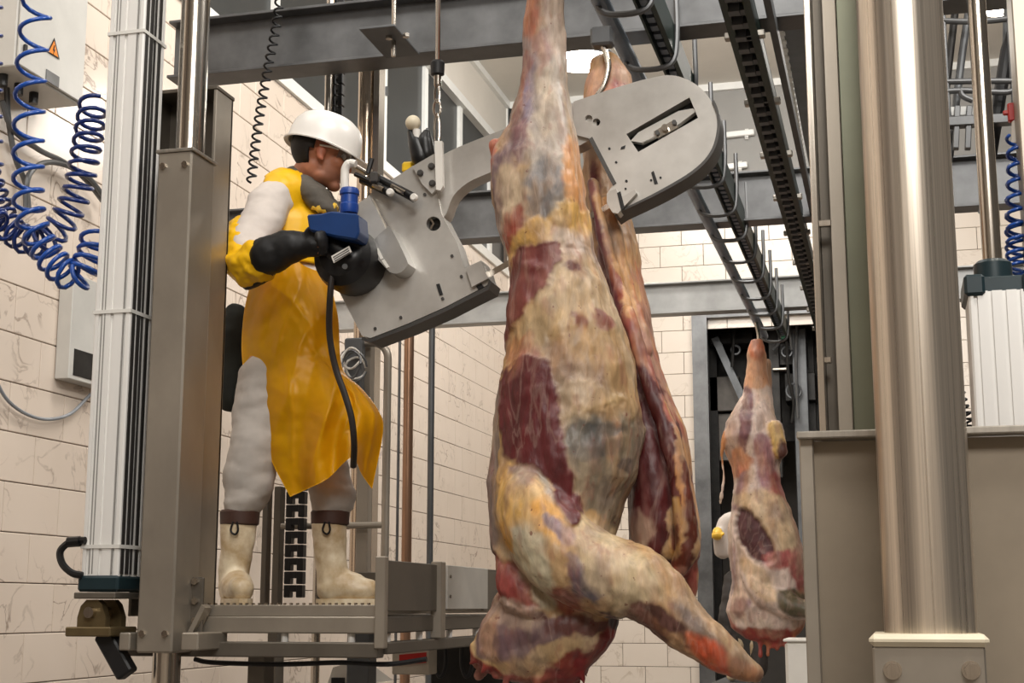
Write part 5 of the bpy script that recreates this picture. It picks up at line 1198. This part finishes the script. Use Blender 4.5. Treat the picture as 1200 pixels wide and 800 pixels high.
# hard hat
hat_R = Matrix.Translation((-.0, 0, .0)) @ Matrix.Rotation(math.radians(4), 4, 'Y')
bm = new(); rings = []; n = 40
prof = [(1.0, .0), (1.0, .02), (.985, .05), (.93, .085), (.80, .115), (.6, .135), (.35, .146), (.12, .15)]
def hatp(a, r, z, ox=0): return H @ hat_R @ Vector((-.006 + (.142 * r) * math.cos(a), (.118 * r) * math.sin(a), .030 + z * .96))
def brim(a): return .012 + .052 * max(0, math.cos(a)) ** 2.5
ring0 = []
for k in range(n):
    a = 2 * math.pi * k / n; ca, sa = math.cos(a), math.sin(a); b = brim(a)
    ring0.append(bm.verts.new(H @ hat_R @ Vector((-.006 + (.142 + b) * ca, (.118 + b) * sa, .024 - .012 * max(0, ca)))))
rings.append(ring0)
for r, z in prof: rings.append([bm.verts.new(hatp(2 * math.pi * k / n, r, z)) for k in range(n)])
for a, b in zip(rings, rings[1:]):
    for k in range(n): bm.faces.new((a[k], a[(k + 1) % n], b[(k + 1) % n], b[k]))
bm.faces.new(rings[-1])
bmesh.ops.recalc_face_normals(bm, faces=bm.faces); bmesh.ops.solidify(bm, geom=bm.faces[:], thickness=.005)
hat = obj('hard_hat', bm, helmet_m, man, 50)
bm = new(); add_tube(bm, [H @ hat_R @ Vector((-.006 + .142 * math.cos(a), 0, .036 + .132 * math.sin(a))) for a in [.5 + i * .19 for i in range(12)]], .011, 8); obj('crown_ridge', bm, helmet_m, hat, 180)
bm = new(); add_tube(bm, [H @ Vector((-.012 + .104 * math.cos(a), .084 * math.sin(a), .05)) for a in [i * math.pi / 14 for i in range(29)]], .009, 8); obj('head_band', bm, black_pl, hat, 180)
# safety glasses
glas = bpy.data.materials.new('clear_lens'); glas.use_nodes = True; g = glas.node_tree.nodes['Principled BSDF']; g.inputs['Transmission Weight'].default_value = .85; g.inputs['Roughness'].default_value = .05; g.inputs['Base Color'].default_value = (.85, .85, .85, 1); g.inputs['IOR'].default_value = 1.1
bm = new(); arcs = [(.109 * math.cos(a) - .006, .076 * math.sin(a)) for a in [-1.0 + i * .1 for i in range(21)]]
lo = [bm.verts.new(hp(x, y, -.008)) for x, y in arcs]; hi = [bm.verts.new(hp(x + .003, y, .030)) for x, y in arcs]
for k in range(20): bm.faces.new((lo[k], lo[k + 1], hi[k + 1], hi[k]))
bmesh.ops.solidify(bm, geom=bm.faces[:], thickness=.003); sg = obj('safety_glasses', bm, glas, man, 180)
T('glasses_rim', [hp(x + .004, y, .031) for x, y in arcs], .0032, white_pl, sg, 8)
for s in (-1, 1): T('temple_arm', [hp(.052, s * .068, .026), hp(.02, s * .082, .022), hp(-.02, s * .084, .016)], .004, white_pl, sg, 8)
# scarf
me = limbs_mesh([[(V(344, 205, 4.93), .034), (V(352, 216, 4.88), .04), (V(368, 230, 4.86), .042), (V(384, 246, 4.88), .034), (V(391, 258, 4.92), .02)], [(V(344, 205, 4.95), .034), (V(352, 208, 5.04), .04), (V(372, 225, 5.07), .04), (V(388, 243, 5.0), .034)], [(V(350, 212, 4.95), .06), (V(372, 236, 4.95), .06)]], .008, 4)
wrinkle(me, .007, 14, 4, (1, 1, 2.2)); finish('scarf', me, scarf_m, man, 180)
# coat: trunk and sleeves
trunk = [(J['neck'] + Vector((-.03, 0, -.03)), .085), (V(343, 262, 4.96), .145), (V(340, 320, 4.96), .15), (V(336, 390, 4.97), .15), (V(330, 440, 4.97), .145)]
me = limbs_mesh([trunk, [(V(338, 226, 4.9), .075), (V(318, 236, 4.80), .080), (V(304, 262, 4.72), .078), (V(290, 292, 4.65), .070), (V(294, 306, 4.61), .06)],
                 [(V(350, 232, 5.04), .07), (V(371, 240, 5.12), .076), (V(385, 275, 5.16), .068), (V(392, 300, 5.16), .058)]], .010, 4)
wrinkle(me, .010, 7, 8, (1, 1, 1.6)); wrinkle(me, .003, 18, 9, (1, 1, 1.5), 2); finish('coat', me, coat_m, man, 180)
# yellow bib / vest over the trunk
me = limbs_mesh([[(p, r + .014) for p, r in trunk], [(V(338, 224, 4.88), .094), (V(326, 230, 4.84), .094)], [(V(350, 232, 5.04), .088), (V(364, 238, 5.1), .088)]], .010, 4)
wrinkle(me, .007, 12, 12)
def cut(me, poly, Yc, m, name, parent, keep_extra=None, thick=.006):
    u, v = plane_uv(coords(me), Yc); s = sdist(u, v, poly); bm = new(); bm.from_mesh(me); bm.verts.ensure_lookup_table()
    bmesh.ops.delete(bm, geom=[q for q in bm.verts if s[q.index] < 0], context='VERTS')
    bmesh.ops.solidify(bm, geom=bm.faces[:], thickness=thick); return obj(name, bm, m, parent, 180)
cut(me, [(309, 200), (340, 198), (420, 215), (420, 310), (300, 310), (312, 280), (328, 262), (324, 236), (318, 216)], 4.86, vest_m, 'vest', man)
# arm covers and gloves
me = limbs_mesh([[(V(286, 272, 4.68), .066), (V(285, 294, 4.65), .074), (V(291, 312, 4.60), .072), (V(303, 306, 4.56), .070)]], .009, 3)
wrinkle(me, .017, 13, 15); wrinkle(me, .007, 28, 16); finish('sleeve_cover', me, vest_m, man, 180)
me = limbs_mesh([[(V(310, 302, 4.55), .068), (V(322, 296, 4.55), .070), (V(340, 289, 4.54), .058), (V(356, 287, 4.54), .046)], [(V(288, 334, 4.62), .022), (V(300, 326, 4.60), .03), (V(312, 314, 4.58), .04)]], .009, 3, lambda bm: hand(bm, J['wr_r'], J['palm_r'], J['side_r'], 1.25))
wrinkle(me, .005, 18, 17); finish('glove', me, glove_m, man, 180)
me = limbs_mesh([[(J['el_l'].lerp(J['wr_l'], .4), .046), (J['wr_l'], .04)]], .007, 3, lambda bm: hand(bm, J['wr_l'], J['palm_l'], J['side_l'], 1.2)); g2 = finish('glove', me, glove_y, man, 180); g2['label'] = 'yellow glove of the far hand'
# trousers
me = limbs_mesh([[(V(332, 415, 4.97), .15), (V(334, 445, 4.97), .145)],
                 [(V(316, 440, 4.90), .115), (V(303, 500, 4.86), .098), (V(294, 545, 4.85), .090), (V(289, 575, 4.85), .092), (V(283, 594, 4.85), .070)],
                 [(V(352, 440, 5.03), .115), (V(370, 510, 5.0), .095), (V(384, 560, 5.0), .082), (V(389, 585, 5.0), .085), (V(387, 598, 5.0), .072)]], .010, 4)
wrinkle(me, .010, 6, 21, (1, 1, 1.6)); wrinkle(me, .004, 15, 22, (.6, .6, 2), 2); finish('trousers', me, trous_m, man, 180)
# boots
def boot(shaft, heel, toe, Y, m=boot_m):
    pts = [(V(x, y, Yb), r) for x, y, Yb, r in shaft]
    bm = new(); limb(bm, pts, 20, 5); limb(bm, [(heel, .052), (heel.lerp(toe, .45) + Vector((0, 0, .012)), .056), (heel.lerp(toe, .8) - Vector((0, 0, .004)), .05), (toe, .042)], 20, 5)
    for v in bm.verts: v.co.z = max(v.co.z, PZ + .012)
    me = remesh(bm, .008, 3); wrinkle(me, .005, 14, 31); b = finish('boot', me, m, man, 180)
    bm = new(); d = (toe - heel).normalized(); s = Vector((-d.y, d.x, 0)); out = []
    for k in range(24):
        a = 2 * math.pi * k / 24; q = (heel + toe) / 2 + d * math.cos(a) * ((toe - heel).length / 2 + .05) + s * math.sin(a) * .052; out.append((q.x, q.y, PZ))
    add_prism(bm, out, (0, 0, .022)); obj('sole', bm, m, b); return b
zf = PZ + .055
b1 = boot([(279, 614, 4.85, .066), (278, 640, 4.85, .06), (275, 668, 4.86, .056), (273, 690, 4.87, .056)], Vector((V(272, 690, 4.89).x, 4.89, zf)), Vector((V(274, 690, 4.68).x + .03, 4.68, zf)), 4.85)
b2 = boot([(385, 612, 5.0, .066), (387, 640, 5.0, .06), (389, 668, 5.0, .058), (388, 690, 5.0, .056)], Vector((V(386, 690, 5.0).x, 5.0, zf)), Vector((V(432, 690, 5.02).x, 5.02, zf)), 5.0)
for (x, y, Y) in ((281, 606, 4.85), (387, 606, 5.0)):
    c = V(x, y, Y); ring = [c + Vector((.064 * math.cos(a), .064 * math.sin(a), 0)) for a in [i * math.pi / 12 for i in range(25)]]
    bm = new(); lathe(bm, [(.062, -.03), (.07, -.024), (.072, .018), (.066, .026)], c, 'z', 24); obj('boot_strap', bm, strap_m, man)
    T('strap_loop', catmull([c + Vector((.01 + q, -.075, -.02 - w_)) for q, w_ in ((0, 0), (-.008, .03), (.008, .045), (.02, .03), (.015, 0))], 4), .004, black, st, 6)
# long apron: a sheet between four measured edges, wrapped round the trunk and creased
def curve(pts, t):
    P = [Vector((*p, 0)) for p in pts]; L = [0]
    for a, b in zip(P, P[1:]): L.append(L[-1] + (b - a).length)
    s = t * L[-1]
    for i in range(len(P) - 1):
        if s <= L[i + 1] or i == len(P) - 2:
            return P[i].lerp(P[i + 1], (s - L[i]) / (L[i + 1] - L[i]))
top = [(294, 330), (310, 316), (338, 301), (358, 312), (384, 322)]; lef = [(294, 330), (286, 365), (283, 410), (288, 450), (300, 495), (318, 540), (340, 582)]
rig = [(384, 322), (396, 370), (401, 430), (424, 455), (443, 480), (449, 505), (436, 573)]; bot = [(340, 582), (362, 572), (385, 560), (412, 536), (424, 556), (436, 573)]
def smooth_curve(pts): return [(p.x, p.y) for p in catmull([(*p, 0) for p in pts], 6)]
top, lef, rig, bot = map(smooth_curve, (top, lef, rig, bot))
CREASE = [(1., .34, .2, .97, .03, .045), (.98, .42, .55, .92, .026, .035), (.85, .2, .08, .72, .02, .04), (.7, .05, .2, .5, .012, .04), (.72, .5, .66, 1., -.03, .05), (.95, .5, .88, 1., .02, .03), (.35, .5, .12, .9, .016, .03), (.9, .3, .4, .62, -.014, .03), (.3, .08, .7, .3, .010, .03)]
NU, NV = 80, 120; bm = new(); grid = []
for j in range(NV + 1):
    v = j / NV; row = []
    for i in range(NU + 1):
        u = i / NU
        p = (1 - v) * curve(top, u) + v * curve(bot, u) + (1 - u) * curve(lef, v) + u * curve(rig, v) - ((1 - u) * (1 - v) * Vector((*top[0], 0)) + u * (1 - v) * Vector((*top[-1], 0)) + (1 - u) * v * Vector((*bot[0], 0)) + u * v * Vector((*bot[-1], 0)))
        Y = 4.92 - .145 * math.sin(math.pi * min(1, .12 + u * .80)) - .04 * v
        flare = max(0, v - .45) / .55
        Y += flare * (.035 * math.sin(u * 9 + v * 6 - 1.2) * u + .10 * max(0, u - .62) * 2.2 - .02 * math.sin(u * 17 + v * 9))
        Y += .012 * math.sin(9 * v - 5 * u) * (1 - flare) * math.sin(math.pi * u)
        Y += .012 * noise.fractal(Vector((u * 4, v * 6, 2.3)), 1, 2, 3) + .02 * flare * noise.noise(Vector((u * 6 + v * 5, v * 2, 7)))
        for (ua, va, ub, vb, am, wd) in CREASE:
            tt_ = max(0, min(1, ((u - ua) * (ub - ua) + (v - va) * (vb - va)) / ((ub - ua) ** 2 + (vb - va) ** 2)))
            dd = math.hypot(u - ua - tt_ * (ub - ua), v - va - tt_ * (vb - va)) + .012 * noise.noise(Vector((u * 8, v * 8, 1)))
            Y -= am * math.exp(-abs(dd) / wd) * math.sin(math.pi * (.12 + .8 * tt_))
        row.append(bm.verts.new(W(p.x, p.y, Y=Y)))
    grid.append(row)
for j in range(NV):
    for i in range(NU): bm.faces.new((grid[j][i], grid[j][i + 1], grid[j + 1][i + 1], grid[j + 1][i]))
bmesh.ops.solidify(bm, geom=bm.faces[:], thickness=.004); obj('apron', bm, apron_m, man, 180)
# dark bag on the back of the belt
me = limbs_mesh([[(V(276, 365, 5.0), .04), (V(272, 400, 5.0), .055), (V(270, 440, 5.02), .055), (V(270, 470, 5.02), .05)]], .01, 4); wrinkle(me, .008, 12, 40)
finish('belt_bag', me, mat('dark_green_canvas', (44, 46, 40), .8, 0, .15), man, 180)

# ------------------------------------------------------------------ the worker hidden behind the distant carcass
def hidden_worker():
    Y = 13.4; fl = EZ - .66; s = W(850, 640, Y=Y); X = s.x + .20
    P = lambda dx, dy, z: Vector((X + dx, Y + dy, fl + z))
    K = dict(floor=fl, neck=P(0, 0, 1.45), chest=P(0, 0, 1.25), waist=P(0, 0, 1.05), pelvis=P(0, 0, .92), sh_r=P(.19, 0, 1.40), el_r=P(.24, -.05, 1.12), wr_r=P(.2, -.2, .95), palm_r=P(.16, -.3, .92), side_r=(-1, 0, 0),
             sh_l=P(-.19, 0, 1.40), el_l=P(-.23, -.03, 1.45 - .32), wr_l=P(-.2, -.12, 1.30), palm_l=P(-.2, -.2, 1.24), side_l=(1, 0, 0), hip_r=P(.1, 0, .88), kn_r=P(.11, -.02, .48), an_r=P(.06, .02, .1), foot_r=Vector((0, -1, 0)), hip_l=P(-.1, 0, .88), kn_l=P(-.20, -.03, .48), an_l=P(-.13, .02, .1), foot_l=Vector((-.2, -1, 0)))
    zg = W(843, 631, Y=Y).z; d = zg - K['palm_l'].z
    xg = W(843, 631, Y=Y).x - K['palm_l'].x
    for q in ('wr_l', 'palm_l'): K[q] = K[q] + Vector((xg, 0, d))
    K['el_l'] = K['el_l'] + Vector((0, 0, min(0, d)))
    r, H2, b = figure('person', 'person in white coat and yellow glove, almost hidden behind the distant carcass', K, P(0, -.02, 1.62), math.radians(-100), 0, mat('plain_skin', (170, 112, 86), .5))
    me = limbs_mesh([[(K['neck'], .08), (K['chest'], .16), (K['waist'], .16), (K['pelvis'], .16)], [(K['neck'], .07), (K['sh_r'], .08), (K['el_r'], .065), (K['wr_r'], .05)], [(K['neck'], .07), (K['sh_l'], .08), (K['el_l'], .065), (K['wr_l'], .05)]], .015, 3); finish('coat', me, coat_m, r, 180)
    me = limbs_mesh([[(K['pelvis'], .17), (K['pelvis'] - Vector((0, 0, .1)), .17)]] + [[(K['hip_' + s_], .12), (K['kn_' + s_], .085), (K['an_' + s_], .08)] for s_ in 'rl'], .015, 3); wrinkle(me, .02, 7, 3); finish('trousers', me, mat('dark_grey_trousers', (74, 70, 68), .7), r, 180)
    for s_, m_ in (('r', glove_y), ('l', glove_y)):
        me = limbs_mesh([[(K['wr_' + s_], .045), (K['wr_' + s_].lerp(K['palm_' + s_], .6), .05)]], .01, 2, lambda bm: hand(bm, K['wr_' + s_], K['palm_' + s_], K['side_' + s_], 1.3)); finish('glove', me, m_, r, 180)
        a = K['an_' + s_]; f = K['foot_' + s_].normalized()
        bm = new(); limb(bm, [(a + Vector((0, 0, .22)), .07), (a, .06)], 14, 4); limb(bm, [(a - Vector((0, 0, .04)) - f * .03, .05), (a - Vector((0, 0, .05)) + f * .17, .045)], 14, 4)
        for v in bm.verts: v.co.z = max(v.co.z, fl)
        finish('boot', remesh(bm, .012, 2), boot_m, r, 180)
    bm = new(); bmesh.ops.create_uvsphere(bm, u_segments=24, v_segments=14, radius=1, matrix=H2 @ Matrix.Translation((0, 0, .06)) @ Matrix.Diagonal((.14, .115, .09, 1))); obj('hard_hat', bm, helmet_m, r, 180)
hidden_worker()
bpy.context.view_layer.update()
